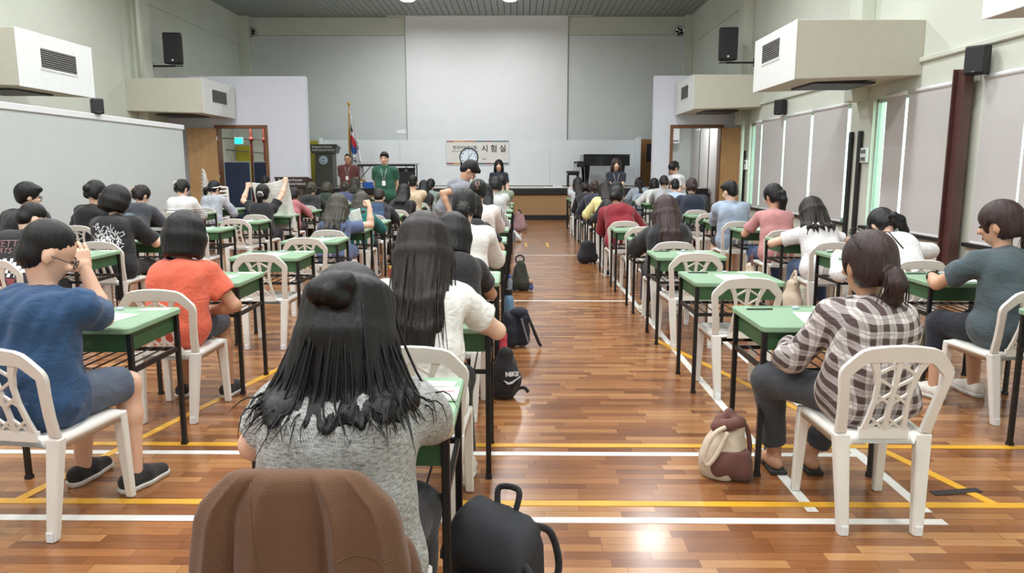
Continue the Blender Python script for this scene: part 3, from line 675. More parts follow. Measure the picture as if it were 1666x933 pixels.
def pattern(name, rough=0.85):
    m = bpy.data.materials.new('cloth_'+name); m.use_nodes = True; N = m.node_tree.nodes; b = N['Principled BSDF']; b.inputs['Roughness'].default_value = rough
    tc = N.new('ShaderNodeTexCoord'); sp = N.new('ShaderNodeSeparateXYZ'); m.node_tree.links.new(tc.outputs['Object'], sp.inputs[0]); MATS['cloth_'+name] = m
    return m, N, m.node_tree.links, b, sp
def _math(N, L, op, a, b_=None, c=None):
    n = N.new('ShaderNodeMath'); n.operation = op
    for i, v in enumerate((a, b_, c)):
        if v is None: continue
        if isinstance(v, (int, float)): n.inputs[i].default_value = v
        else: L.new(v, n.inputs[i])
    return n.outputs[0]
def _mix(N, L, f, a, b_):
    n = N.new('ShaderNodeMix'); n.data_type = 'RGBA'
    for s_, v in ((0, f), (6, a), (7, b_)):
        if isinstance(v, tuple): n.inputs[s_].default_value = (*v, 1)
        elif isinstance(v, (int, float)): n.inputs[s_].default_value = v
        else: L.new(v, n.inputs[s_])
    return n.outputs[2]
def band(N, L, src, period, duty, off=0.0):
    t = _math(N, L, 'FRACT', _math(N, L, 'ADD', _math(N, L, 'DIVIDE', src, period), off)); return _math(N, L, 'LESS_THAN', t, duty)
def plaid():
    m, N, L, b, sp = pattern('plaid_brown')
    u = _math(N, L, 'ADD', sp.outputs['X'], _math(N, L, 'MULTIPLY', sp.outputs['Y'], 0.45)); v = _math(N, L, 'ADD', sp.outputs['Z'], _math(N, L, 'MULTIPLY', sp.outputs['Y'], -0.5))
    f = _math(N, L, 'MULTIPLY', _math(N, L, 'ADD', band(N, L, u, 0.056, 0.5), band(N, L, v, 0.056, 0.5)), 0.47)
    base = _mix(N, L, f, srgb(206, 198, 194), srgb(62, 38, 36))
    thin = _math(N, L, 'MULTIPLY', _math(N, L, 'MAXIMUM', band(N, L, u, 0.056, 0.07, 0.25), band(N, L, v, 0.056, 0.07, 0.25)), 0.5)
    L.new(_mix(N, L, thin, base, srgb(120, 112, 116)), b.inputs['Base Color']); folds(m); return m
def stripes(name, c0, c1, period, duty, axis='Z', zmax=None):
    m, N, L, b, sp = pattern(name); f = band(N, L, sp.outputs[axis], period, duty)
    if zmax is not None: f = _math(N, L, 'MULTIPLY', f, _math(N, L, 'LESS_THAN', sp.outputs['Z'], zmax))
    L.new(_mix(N, L, f, srgb(*c0), srgb(*c1)), b.inputs['Base Color']); folds(m); return m
def knit(name, c):
    m, N, L, b, sp = pattern(name)
    tc = N.new('ShaderNodeTexCoord'); mp = N.new('ShaderNodeMapping'); mp.inputs['Scale'].default_value = (60, 60, 190); L.new(tc.outputs['Object'], mp.inputs[0])
    nz = N.new('ShaderNodeTexNoise'); nz.inputs['Scale'].default_value = 1.3; nz.inputs['Detail'].default_value = 5; L.new(mp.outputs[0], nz.inputs['Vector'])
    cr = N.new('ShaderNodeValToRGB'); cr.color_ramp.elements[0].position = 0.32; cr.color_ramp.elements[1].position = 0.6
    cc = srgb(*c); cr.color_ramp.elements[0].color = (cc[0]*.45, cc[1]*.45, cc[2]*.45, 1); cr.color_ramp.elements[1].color = (cc[0]*1.1, cc[1]*1.1, cc[2]*1.1, 1)
    L.new(nz.outputs['Fac'], cr.inputs[0]); L.new(cr.outputs[0], b.inputs['Base Color'])
    rib = _math(N, L, 'SINE', _math(N, L, 'MULTIPLY', _math(N, L, 'ADD', sp.outputs['X'], sp.outputs['Y']), 900)); hgt = _math(N, L, 'ADD', _math(N, L, 'MULTIPLY', rib, 0.5), nz.outputs['Fac'])
    bp = N.new('ShaderNodeBump'); bp.inputs['Strength'].default_value = 0.5; bp.inputs['Distance'].default_value = 0.003; L.new(hgt, bp.inputs['Height']); L.new(bp.outputs[0], b.inputs['Normal']); folds(m, 7, 0.4); return m
# ---- skeleton
def ik(S, W_, l1, l2, hint):
    d = W_-S; L_ = np.linalg.norm(d); mx = (l1+l2)*0.995
    if L_ > mx: W_ = S+d*(mx/L_); d = W_-S; L_ = mx
    a = (l1*l1-l2*l2+L_*L_)/(2*L_); hgt = math.sqrt(max(l1*l1-a*a, 1e-6)); u = d/L_; hp = hint-u*(hint@u); hp = unit(hp)
    return S+u*a+hp*hgt, W_
def head_matrix(yaw, pitch, roll=0.0):
    # columns: local x (right), y (face direction), z (up) in world; yaw + turns left, pitch + looks down
    M_ = Matrix.Rotation(yaw, 3, 'Z') @ Matrix.Rotation(-pitch, 3, 'X') @ Matrix.Rotation(roll, 3, 'Y')
    return np.array(M_, np.float32)
PEOPLE = []
M_eye = mat('eye_dark', srgb(28, 22, 20), 0.3); M_lip = mat('lip', srgb(176, 104, 96), 0.5); M_glassf = mat('glasses_frame', srgb(26, 24, 24), 0.35)
M_shoe_w = cloth('shoe_white', (222, 218, 210)); M_shoe_b = cloth('shoe_black', (34, 32, 34)); M_sole = mat('shoe_sole', srgb(214, 212, 208), 0.6)
def person(sp):
    g = sp.get; h = sp['vox']; sc = g('sc', 1.0); fat = g('fat', 1.0); seed = len(PEOPLE)+3
    rng = np.random.RandomState(seed)
    yaw = math.radians(g('turn', 0.0)); F = np.array([-math.sin(yaw), math.cos(yaw), 0.0]); R = np.array([math.cos(yaw), math.sin(yaw), 0.0]); U = np.array([0, 0, 1.0])
    P = np.array(sp['P'], float); H = np.array(sp['H'], float)
    base = np.array([P[0], P[1], 0.0])
    hy, hp = g('hyaw', 0.0), g('hpitch', 25.0); HM = head_matrix(yaw+math.radians(hy), math.radians(hp), math.radians(g('hroll', 0)))
    spine = unit(H-P); n = unit(spine*0.55+U*0.45-F*0.10*0)
    hs = g('hs', 1.06)
    N_ = H-n*0.155*hs-F*0.015
    back = unit(np.cross(R, unit(N_-P))); back = back if back@F < 0 else -back
    lean = max(0.0, (N_-P)@F/np.linalg.norm(N_-P)); bl = g('slouch', 0.035+0.06*lean)
    W_ = P+(N_-P)*0.36+back*bl*0.9; C = P+(N_-P)*0.74+back*bl
    sw = g('shw', 0.158)*sc; Rs = unit(R+U*0.0)
    S = {s_: N_-n*0.062*sc+R*(s_*sw)-back*0.012+U*g('shr', 0.0) for s_ in (-1, 1)}
    arms = {}
    for s_, key in ((-1, 'wl'), (1, 'wr')):
        t = np.array(sp[key], float); l1, l2 = 0.285*sc, 0.245*sc
        hint = np.array(sp.get('el' if s_ < 0 else 'er', R*s_*0.75-U*0.75-F*0.35), float)
        E_, t2 = ik(S[s_], t, l1, l2, hint)
        ex = g('Er' if s_ > 0 else 'El')
        if ex is not None: E_ = np.array(ex, float); t2 = t
        arms[s_] = (E_, t2)
    hip = {s_: P+R*(s_*0.085*sc)-U*0.01 for s_ in (-1, 1)}
    if g('stand'):
        knee = {s_: hip[s_]*np.array([1, 1, 0])+R*s_*0.0+F*0.03+U*0.49*g('legl', 1.0) for s_ in (-1, 1)}
        ank = {s_: hip[s_]*np.array([1, 1, 0])+R*s_*0.015+U*0.085-F*0.01 for s_ in (-1, 1)}
        for s_ in (-1, 1): hip[s_] = hip[s_]-F*0.0
    else:
        kz = 0.505; spread = g('kspread', 0.05)
        knee = {s_: np.array([hip[s_][0], hip[s_][1], kz])+F*0.40*sc+R*s_*spread for s_ in (-1, 1)}
        fo = g('feet', 0.36)
        ank = {s_: np.array([hip[s_][0], hip[s_][1], 0.085])+F*fo+R*s_*(spread+0.02) for s_ in (-1, 1)}
        if g('feetl'): ank[-1] = np.array([*g('feetl'), 0.085]); 
        if g('feetr'): ank[1] = np.array([*g('feetr'), 0.085])
        if g('kneer'): knee[1] = np.array(g('kneer'))
        if g('kneel'): knee[-1] = np.array(g('kneel'))
    root = empty('person', tuple(base), 0, sp['label'], 'person', 'people in the hall')
    lc = lambda p: np.asarray(p)-base
    def hl(x, y, z): return lc(H+HM@(np.array([x, y, z])*hs))
    HR = HM.T   # rows are local axes
    sk = skin_mat(g('skin', 0))
    def torso(f, o, k, low=True):
        for s_ in (-1, 1):
            f.cone(lc(P+R*s_*0.075*sc), lc(C+R*s_*0.062*sc), (0.098*fat+o), (0.098*fat+o), k=k)
            f.cone(lc(C+R*s_*0.06*sc), lc(S[s_]-R*s_*0.045*sc), 0.095*fat+o, 0.052+o, k=k)
        f.cone(lc(P-R*0.08*sc), lc(P+R*0.08*sc), 0.112*fat+o, k=k) if low else None
        f.cone(lc(W_-R*0.05*sc), lc(W_+R*0.05*sc), 0.095*fat+o, k=k)
        f.cone(lc(C), lc(N_-n*0.02), 0.09*fat+o, 0.05+o, k=k)
        f.cone(lc(S[-1]), lc(S[1]), 0.047+o, k=k)
        if g('bust'):
            for s_ in (-1, 1): f.ell(lc(C+F*0.085+R*s_*0.065-U*0.03), EYE3, (0.055+o, 0.05+o, 0.055+o), k=k)
    # --- body (one continuous surface)
    f = Field(max(h, 0.0075), 0.03); torso(f, 0.0, 0.035)
    f.cone(lc(N_-n*0.03), hl(0, -0.018, -0.055), 0.051, 0.046, k=0.03)
    f.ell(hl(0, -0.012, 0.022), HR, np.array([0.076, 0.095, 0.096])*hs, k=0.02); f.ell(hl(0, 0.022, -0.045), HR, np.array([0.058, 0.066, 0.070])*hs, k=0.03)
    f.cone(hl(0, 0.088, 0.005), hl(0, 0.104, -0.024), 0.008, 0.013, k=0.012)
    for s_ in (-1, 1):
        f.ell(hl(s_*0.077, -0.005, -0.014), HR, np.array([0.010, 0.021, 0.031])*hs, k=0.008)
        f.ell(hl(s_*0.034, 0.086, -0.022), HR, np.array([0.02, 0.012, 0.016]), k=0.02)
        E_, t = arms[s_]
        f.chain([lc(S[s_]), lc(S[s_]+(E_-S[s_])*0.4), lc(E_), lc(E_+(t-E_)*0.35), lc(t)], [0.05, 0.047, 0.038, 0.040, 0.026], k=0.02)
        f.chain([lc(hip[s_]), lc(knee[s_]), lc(knee[s_]+(ank[s_]-knee[s_])*0.35), lc(ank[s_])], [0.08*fat, 0.054, 0.052, 0.036], k=0.03)
        FD = F if not g('stand') else F
        f.chain([lc(ank[s_]-FD*0.04-U*0.04), lc(ank[s_]+FD*0.06-U*0.045+R*s_*0.01), lc(ank[s_]+FD*0.14-U*0.06+R*s_*0.02)], [0.034, 0.034, 0.022], k=0.02)
    V, Q = f.mesh(); parts = [(V, Q)]
    for s_, key, dk in ((-1, g('posel', 'rest'), 'hdl'), (1, g('poser', 'write'), 'hdr')):
        E_, t = arms[s_]; hv, hq = hand(key, h < 0.009)
        d = unit(np.array(g(dk), float)) if g(dk) is not None else unit(unit(t-E_)*np.array([1, 1, 0.35]))
        up = np.array(g('hul' if s_ < 0 else 'hur', U), float); x_ = unit(np.cross(d, up)); z_ = np.cross(x_, d)
        v = hv.copy(); 
        if s_ < 0: v = v*np.array([-1, 1, 1]); hq = hq[:, ::-1]
        v = v*sc*1.02
        parts.append((lc(t)+v[:, :1]*x_+v[:, 1:2]*d+v[:, 2:3]*z_, hq))
    off = 0; VV = []; QQ = []
    for v, q in parts: VV.append(v); QQ.append(q+off); off += len(v)
    link('body', np_mesh('body', np.concatenate(VV), np.concatenate(QQ), sk), None, root)
    # --- face details
    if g('face', True):
        for s_ in (-1, 1):
            f = Field(0.0035, 0.004); f.ell(hl(s_*0.032, 0.084, 0.004), HR, (0.014, 0.008, 0.0065)); f.cone(hl(s_*0.016, 0.088, 0.024), hl(s_*0.050, 0.078, 0.026), 0.0045, 0.003)
            V, Q = f.mesh(); link('eye', np_mesh('eye', V, Q, M_eye), None, root)
        f = Field(0.0035, 0.006); f.cone(hl(-0.02, 0.083, -0.055), hl(0.02, 0.083, -0.055), 0.0055); f.cone(hl(-0.012, 0.086, -0.064), hl(0.012, 0.086, -0.064), 0.006)
        V, Q = f.mesh(); link('mouth', np_mesh('mouth', V, Q, M_lip), None, root)
    if g('glasses'):
        m = MB(); up_ = g('glasses') == 'top'
        z0, y0 = (0.125, 0.02) if up_ else (0.0, 0.1)
        for s_ in (-1, 1):
            m.tube([hl(s_*0.034+0.026*math.cos(a), y0+(0.0 if not up_ else 0.012*math.sin(a)), z0+0.02*math.sin(a)) for a in np.linspace(0, 2*math.pi, 17)], 0.0022 if not up_ else 0.003, 6)
            m.tube([hl(s_*0.06, y0, z0+0.005), hl(s_*0.086, y0-0.03, z0), hl(s_*0.090, y0-0.10, z0-0.005-0.06*up_)], 0.0022 if not up_ else 0.003, 6)
        m.tube([hl(-0.008, y0, z0+0.004), hl(0.008, y0, z0+0.004)], 0.002, 6)
        m.build('glasses', M_glassf, root, smooth=True)
    # --- clothes
    tp = sp['top']; o = tp.get('loose', 0.016); sl = tp.get('sleeve', 0.6); kk = 0.045
    f = Field(h, kk); torso(f, o, kk); 
    for s_ in (-1, 1):
        E_, t = arms[s_]; ra = 0.052+o*1.1
        if sl <= 1.0:
            f.cone(lc(S[s_]), lc(S[s_]+(E_-S[s_])*sl), ra, ra*1.04-0.004*sl, flat=True, k=0.03)
        else:
            f.cone(lc(S[s_]), lc(E_), ra, 0.042+o*1.1, k=0.03); f.cone(lc(E_), lc(E_+(t-E_)*(sl-1)), 0.042+o*1.1, 0.033+o*0.9, flat=True, k=0.02)
    if tp.get('hem', 0.0):
        for s_ in (-1, 1): f.cone(lc(P+R*s_*0.07), lc(P+R*s_*0.075+spine*(-tp['hem'])), 0.118*fat+o, 0.122*fat+o, flat=True, k=kk)
    if tp.get('hood'):
        f.chain([lc(N_-R*0.09-n*0.0+F*0.04), lc(N_-R*0.07-F*0.06-n*0.02), lc(N_-F*0.09-n*0.05), lc(N_+R*0.07-F*0.06-n*0.02), lc(N_+R*0.09+F*0.04)], [0.03, 0.042, 0.05, 0.042, 0.03], k=0.03)
    if tp.get('collar'):
        f.chain([lc(N_-R*0.06+F*0.05+n*0.02), lc(N_-R*0.062-F*0.02+n*0.035), lc(N_-F*0.055+n*0.04), lc(N_+R*0.062-F*0.02+n*0.035), lc(N_+R*0.06+F*0.05+n*0.02)], [0.016]*5, k=0.01)
    f.ell(hl(0, -0.012, 0.0), HR, np.array([0.085, 0.105, 0.10])*hs, neg=True, k=0.01)      # never swallow the head
    f.cone(lc(N_), lc(N_), 0.001)
    if tp.get('wr', 0.004): f.post.append(wrinkle(tp.get('wr', 0.004), seed, 1.0))
    V, Q = f.mesh(); top = link(tp.get('name', 'shirt'), np_mesh('shirt', V, Q, tp['mat']), None, root)
    bt = sp['bottom']; bl_ = bt.get('len', 1.85); o = bt.get('loose', 0.012)
    f = Field(max(h, 0.008), 0.035); f.cone(lc(P-R*0.08*sc-U*0.015), lc(P+R*0.08*sc-U*0.015), 0.108*fat+0.002)
    if g('stand'): f.cone(lc(P-R*0.06), lc(P+R*0.06), 0.112*fat+o); f.cone(lc(P+(W_-P)*0.3-R*0.05), lc(P+(W_-P)*0.3+R*0.05), 0.098*fat+o*0.6)
    for s_ in (-1, 1):
        b_ = min(bl_, 1.0)
        f.cone(lc(hip[s_]), lc(hip[s_]+(knee[s_]-hip[s_])*b_), 0.084*fat+0.004, 0.062+o+(1-b_)*0.02, flat=bl_ <= 1)
        if bl_ > 1: f.cone(lc(knee[s_]), lc(knee[s_]+(ank[s_]-knee[s_])*(bl_-1)), 0.062+o, 0.05+o, flat=True)
    f.post.append(wrinkle(0.003, seed+50)); V, Q = f.mesh(); link(bt.get('name', 'trousers'), np_mesh('trousers', V, Q, bt['mat']), None, root)
    sh = g('shoes', M_shoe_b)
    if sh is not None:
        for s_ in (-1, 1):
            f = Field(max(h, 0.007), 0.02); a = ank[s_]
            f.chain([lc(a-F*0.045-U*0.035), lc(a+F*0.05-U*0.035+R*s_*0.01), lc(a+F*0.15-U*0.05+R*s_*0.02)], [0.044, 0.046, 0.034])
            zc = 0.012
            def cut(D, ax, z=zc): return np.maximum(D, (z-ax[2])[None, None, :])
            f.post.append(cut); V, Q = f.mesh(); so = link('shoe', np_mesh('shoe', V, Q, sh), None, root)
            f = Field(max(h, 0.007), 0.02); f.chain([lc(a-F*0.045-U*0.055), lc(a+F*0.05-U*0.055+R*s_*0.01), lc(a+F*0.15-U*0.058+R*s_*0.02)], [0.047, 0.048, 0.04])
            def cut2(D, ax): return np.maximum(np.maximum(D, (0.0-ax[2])[None, None, :]), (ax[2]-0.028)[None, None, :])
            f.post.append(cut2); V, Q = f.mesh(); link('sole', np_mesh('sole', V, Q, M_sole), None, so)
    # --- hair
    make_hair(sp, root, h, hl, lc, H, HM, HR, hs, N_, C, W_, R, F, U, n, back, rng)
    ARMS[root.name] = {s_: (lc(a_[0]), lc(a_[1])) for s_, a_ in arms.items()}
    PEOPLE.append(root); root_top[root.name] = top
    return root
root_top = {}; ARMS = {}
def make_hair(sp, root, h, hl, lc, H, HM, HR, hs, N_, C, W_, R, F, U, n, back, rng):
    st = sp.get('hair', 'short'); hm = HAIR[sp.get('hcol', 'black')]; L_ = sp.get('hlen', 0.3); vol = sp.get('hvol', 0.0)
    hh = max(h*0.85, 0.0052); f = Field(hh, 0.025)
    o = (0.007 if st == 'crop' else 0.010 if st == 'short' else 0.014)+vol
    short = st in ('short', 'crop')
    if st == 'crop': f.ell(hl(0, -0.022, 0.037), HR, np.array([0.0785+vol, 0.096+vol, 0.094+vol])*hs, k=0.01); f.ell(hl(0, -0.046, -0.03), HR, np.array([0.0705, 0.0625, 0.062])*hs, k=0.02)
    elif st == 'short': f.ell(hl(0, -0.02, 0.037), HR, np.array([0.083+vol, 0.101+vol, 0.099+vol])*hs, k=0.01)
    else: f.ell(hl(0, -0.014, 0.026), HR, np.array([0.078+o, 0.098+o, 0.098+o])*hs, k=0.01)
    if st == 'short': f.ell(hl(0, -0.05, -0.02), HR, np.array([0.07, 0.06, 0.066])*hs, k=0.02)
    if not short: f.ell(hl(0, -0.05, -0.03), HR, np.array([0.07+o, 0.055+o*0.8, 0.065+o])*hs, k=0.03)
    if not short:
        for s_ in (-1, 1): f.cone(hl(s_*0.07, 0.01, 0.03), hl(s_*0.068, -0.01, -0.04), 0.022+vol, 0.018+vol, k=0.02)
    # opening for the face and ears
    f.ell(hl(0, 0.125, -0.045), HR, np.array([0.078, 0.088, 0.105])*hs, neg=True, k=0.022 if st in ('crop', 'short') else 0.01)
    if st in ('pony', 'lowpony', 'bun', 'claw'):
        for s_ in (-1, 1): f.ell(hl(s_*0.085, 0.012, -0.035), HR, np.array([0.03, 0.034, 0.052])*hs, neg=True, k=0.01)
        f.ell(hl(0, -0.055, -0.128), HR, np.array([0.09, 0.09, 0.055 if not short else 0.075])*hs, neg=True, k=0.012)
        pass
    locks = []
    def curtain(n_, a_max, length, spread, r0, r1, wav=0.0):
        for i in range(n_):
            a = math.radians(-a_max+2*a_max*i/max(n_-1, 1)); sx, cy = math.sin(a), -math.cos(a)
            p0 = hl(0.072*sx, -0.012+0.09*cy, 0.05); p1 = hl((0.085+vol)*sx, -0.012+(0.10+vol)*cy, -0.05)
            pts = [p0, p1]
            ll = length*(1+0.07*rng.uniform(-1, 1)+0.05*math.sin(i*0.9))
            for t in (0.35, 0.7, 1.0):
                s = ll*t
                tb = 0.098*sp.get('fat', 1.0)+sp['top'].get('loose', 0.016)+0.012
                cen = N_+(C-N_)*min(1.0, s/max(np.linalg.norm(C-N_), 0.05)) if s <= np.linalg.norm(C-N_) else C+unit(W_-C)*(s-np.linalg.norm(C-N_))
                bo = (0.07+(tb-0.07)*min(1.0, s/0.12))*(max(0.0, -cy)**0.5 if cy < 0 else 0.0)+0.012
                q = cen+back*bo+R*sx*(0.085+spread*t**0.55)+U*(0.055*abs(sx)*min(1, s/0.1)*max(0, 1-s/0.25))
                if abs(sx) > 0.75: q = q+F*0.05*(abs(sx)-0.75)*4*t
                pts.append(lc(q)+np.array([wav*rng.uniform(-1, 1), wav*rng.uniform(-1, 1), 0]))
            f.chain(pts, [r0, r0, (r0*2+r1)/3, (r0+r1)/2, r1], k=0.022); locks.append(pts)
    if st == 'long': curtain(sp.get('hn', 11), sp.get('hspan', 105), L_, sp.get('hspread', 0.03), 0.027+vol*0.5, 0.005, sp.get('hwav', 0.006))
    if st == 'bob':
        for i in range(13):
            a = math.radians(-118+236*i/12); sx, cy = math.sin(a), -math.cos(a)
            f.chain([hl(0.066*sx, -0.01+0.084*cy, 0.05), hl((0.078+vol)*sx, -0.01+(0.09+vol)*cy, -0.02), hl((0.078+vol)*sx, -0.012+(0.088+vol)*cy, -0.05-L_)], [0.024, 0.022, 0.019], k=0.04)
    if st in ('pony', 'lowpony'):
        zz = sp.get('pz', 0.02 if st == 'pony' else -0.05); p0 = hl(0, -0.105, zz); dirb = HM@np.array([0, -1, 0])
        side = R*sp.get('pside', 0.0)
        pts = [p0, p0+0.045*dirb+np.array([0, 0, -0.015]), p0+0.06*dirb+np.array([0, 0, -0.3*L_])+side*0.4, p0+0.045*dirb+np.array([0, 0, -0.7*L_])+side*0.8, p0+0.03*dirb+np.array([0, 0, -L_])+side]
        f.chain(pts, [0.02, 0.034, 0.042, 0.036, 0.012], k=0.02); locks.append(pts)
    if st == 'bun':
        f.ell(hl(sp.get('bx', 0), -0.125, sp.get('bz', 0.02)), HR, np.array([0.045, 0.035, 0.045])*hs, k=0.02)
    if st == 'claw':
        f.chain([hl(0, -0.1, -0.05), hl(0, -0.128, 0.0), hl(0, -0.115, 0.07)], [0.03, 0.036, 0.02], k=0.02)
    if st == 'halfup':
        curtain(sp.get('hn', 15), 112, L_, sp.get('hspread', 0.07), 0.028, 0.004, 0.012)
        for i, (bx, by, bz, r) in enumerate(((0.0, -0.125, 0.03, 0.034), (-0.022, -0.138, 0.022, 0.024), (0.02, -0.14, 0.04, 0.022), (0.0, -0.15, 0.015, 0.02), (0.012, -0.135, 0.008, 0.022))): f.ell(hl(bx*1.3-0.008, by-0.008, bz+0.012), HR, (r*1.35, r*1.35, r*1.35), k=0.006)
    if st == 'short':
        def fr(D, ax): return D
        f.ell(hl(0, 0.055, 0.085), HR, np.array([0.062, 0.05, 0.032])*hs, k=0.02)
    # strand grooves
    amp = 0.0010 if h < 0.009 else 0.0018
    Hc = lc(H)
    def grooves(D, ax):
        X, Y, Z = ax[0][:, None, None]-Hc[0], ax[1][None, :, None]-Hc[1], ax[2][None, None, :]-Hc[2]
        ph = np.arctan2(X, -Y+0.02)
        wob = np.sin(17*Z+3)*0.5+np.sin(31*Z+6*X)*0.35
        up = np.clip((Z+0.05)*12, 0, 1)
        lo_ = np.sin(X*560+wob*3+14*Z)*0.7+np.sin(X*250-Z*22+wob)*1.2
        hi_ = np.sin(ph*26+wob*1.5)*0.8+np.sin(ph*11+Z*20)*0.8
        return D+(amp*(up*hi_+(1-up)*lo_)).astype(np.float32)
    if sp.get('grooves', True): f.post.append(grooves)
    V, Q = f.mesh()
    if sp.get('locks', 0) and locks:
        m = MB()
        for i in range(sp['locks']):
            j = rng.randint(len(locks)); pts = [np.array(p) for p in locks[j]]; off = rng.normal(0, 1, 3)*np.array([0.016, 0.012, 0.006]); cut_ = rng.uniform(0.35, 1.05)
            q = [p+off*(0.7+0.35*t) for t, p in enumerate(pts)]; q[-1] = q[-2]+(q[-1]-q[-2])*cut_*1.1+rng.normal(0, 0.010, 3)+np.array([0, 0, -0.03*cut_])
            fine = []
            for t in np.linspace(0, len(q)-1.001, 11):
                k_ = int(t); a = t-k_; q0, q1, q2, q3 = q[max(k_-1, 0)], q[k_], q[min(k_+1, len(q)-1)], q[min(k_+2, len(q)-1)]
                fine.append(0.5*((2*q1)+(-q0+q2)*a+(2*q0-5*q1+4*q2-q3)*a*a+(-q0+3*q1-3*q2+q3)*a**3))
            outw = unit(fine[5]-lc(N_)); fine = [p-np.array([F[0], F[1], 0])*0.012 for p in fine]
            m.tube(fine, lambda t: 0.0034*(1-t*t)+0.0005, 5)
        V = np.concatenate([V, np.array(m.v, np.float32)]); b = len(V)-len(m.v)
        Q4 = np.array([fc for fc in m.f if len(fc) == 4], int)+b; Q = np.concatenate([Q, Q4])
    ho = link('hair', np_mesh('hair', V, Q, hm), None, root)
    acc = sp.get('acc')
    if acc:
        kind, c = acc; am = cloth('hair_%s_%d' % (kind, c[0]), c)
        m = MB()
        if kind == 'scrunchie':
            p = hl(0, -0.115, sp.get('pz', 0.02 if st == 'pony' else -0.05)); 
            for i in range(9):
                a = 2*math.pi*i/9; q = lc(p)*0+p+R*0.035*math.cos(a)+U*0.035*math.sin(a)+back*0.012*(i % 2); m.lathe([(0.002, -0.016), (0.016, -0.006), (0.017, 0.006), (0.002, 0.016)], 8, q)
        else:
            for s_ in (-1, 1): m.tube([hl(s_*0.012, -0.14, 0.06), hl(s_*0.02, -0.168, 0.02), hl(-s_*0.015, -0.15, -0.035)], 0.0055, 6)
        m.build('hair_tie' if kind == 'scrunchie' else 'hair_clip', am, root, smooth=True)
def shirt_print(root, V, F, mt, name='shirt_print', off=0.0025):
    """lay a flat print (points in world x,z) on the back of the shirt"""
    top = root_top[root.name]; me = top.data; bvh = BVHTree.FromPolygons([v.co for v in me.vertices], [p.vertices for p in me.polygons])
    loc = Vector(root.location); out = []; 
    for (x, z) in V:
        hit = bvh.ray_cast(Vector((x, -1.0, z)), Vector((0, 1, 0)))
        out.append(tuple(hit[0]+Vector((0, -off, 0))) if hit[0] is not None else None)
    ok = [f for f in F if all(out[i] is not None for i in f)]
    out = [p if p is not None else (0, 0, 1) for p in out]
    used = sorted({i for f in ok for i in f}); mp = {u: i for i, u in enumerate(used)}
    mm = MB(); mm.v = [out[u] for u in used]; mm.f = [tuple(mp[i] for i in f) for f in ok]
    return mm.build(name, mt, top)
def print_text(root, txt, size, x, z, mt, rot=0.0):
    me = text_mesh('print', txt, size, 'CENTER'); V = [(x+v.co.x*math.cos(rot)-v.co.y*math.sin(rot), z+v.co.x*math.sin(rot)+v.co.y*math.cos(rot)) for v in me.vertices]
    bm = bmesh.new(); bm.from_mesh(me); bmesh.ops.triangulate(bm, faces=bm.faces); bm.to_mesh(me); bm.free()
    F = [tuple(p.vertices) for p in me.polygons]; return shirt_print(root, V, F, mt)
def print_grid(root, x0, x1, z0, z1, nx, nz, mt, keep=lambda i, j: True, name='shirt_print'):
    V = [(x0+(x1-x0)*i/nx, z0+(z1-z0)*j/nz) for j in range(nz+1) for i in range(nx+1)]
    F = [(j*(nx+1)+i, j*(nx+1)+i+1, (j+1)*(nx+1)+i+1, (j+1)*(nx+1)+i) for j in range(nz) for i in range(nx) if keep(i, j)]
    return shirt_print(root, V, F, mt, name)
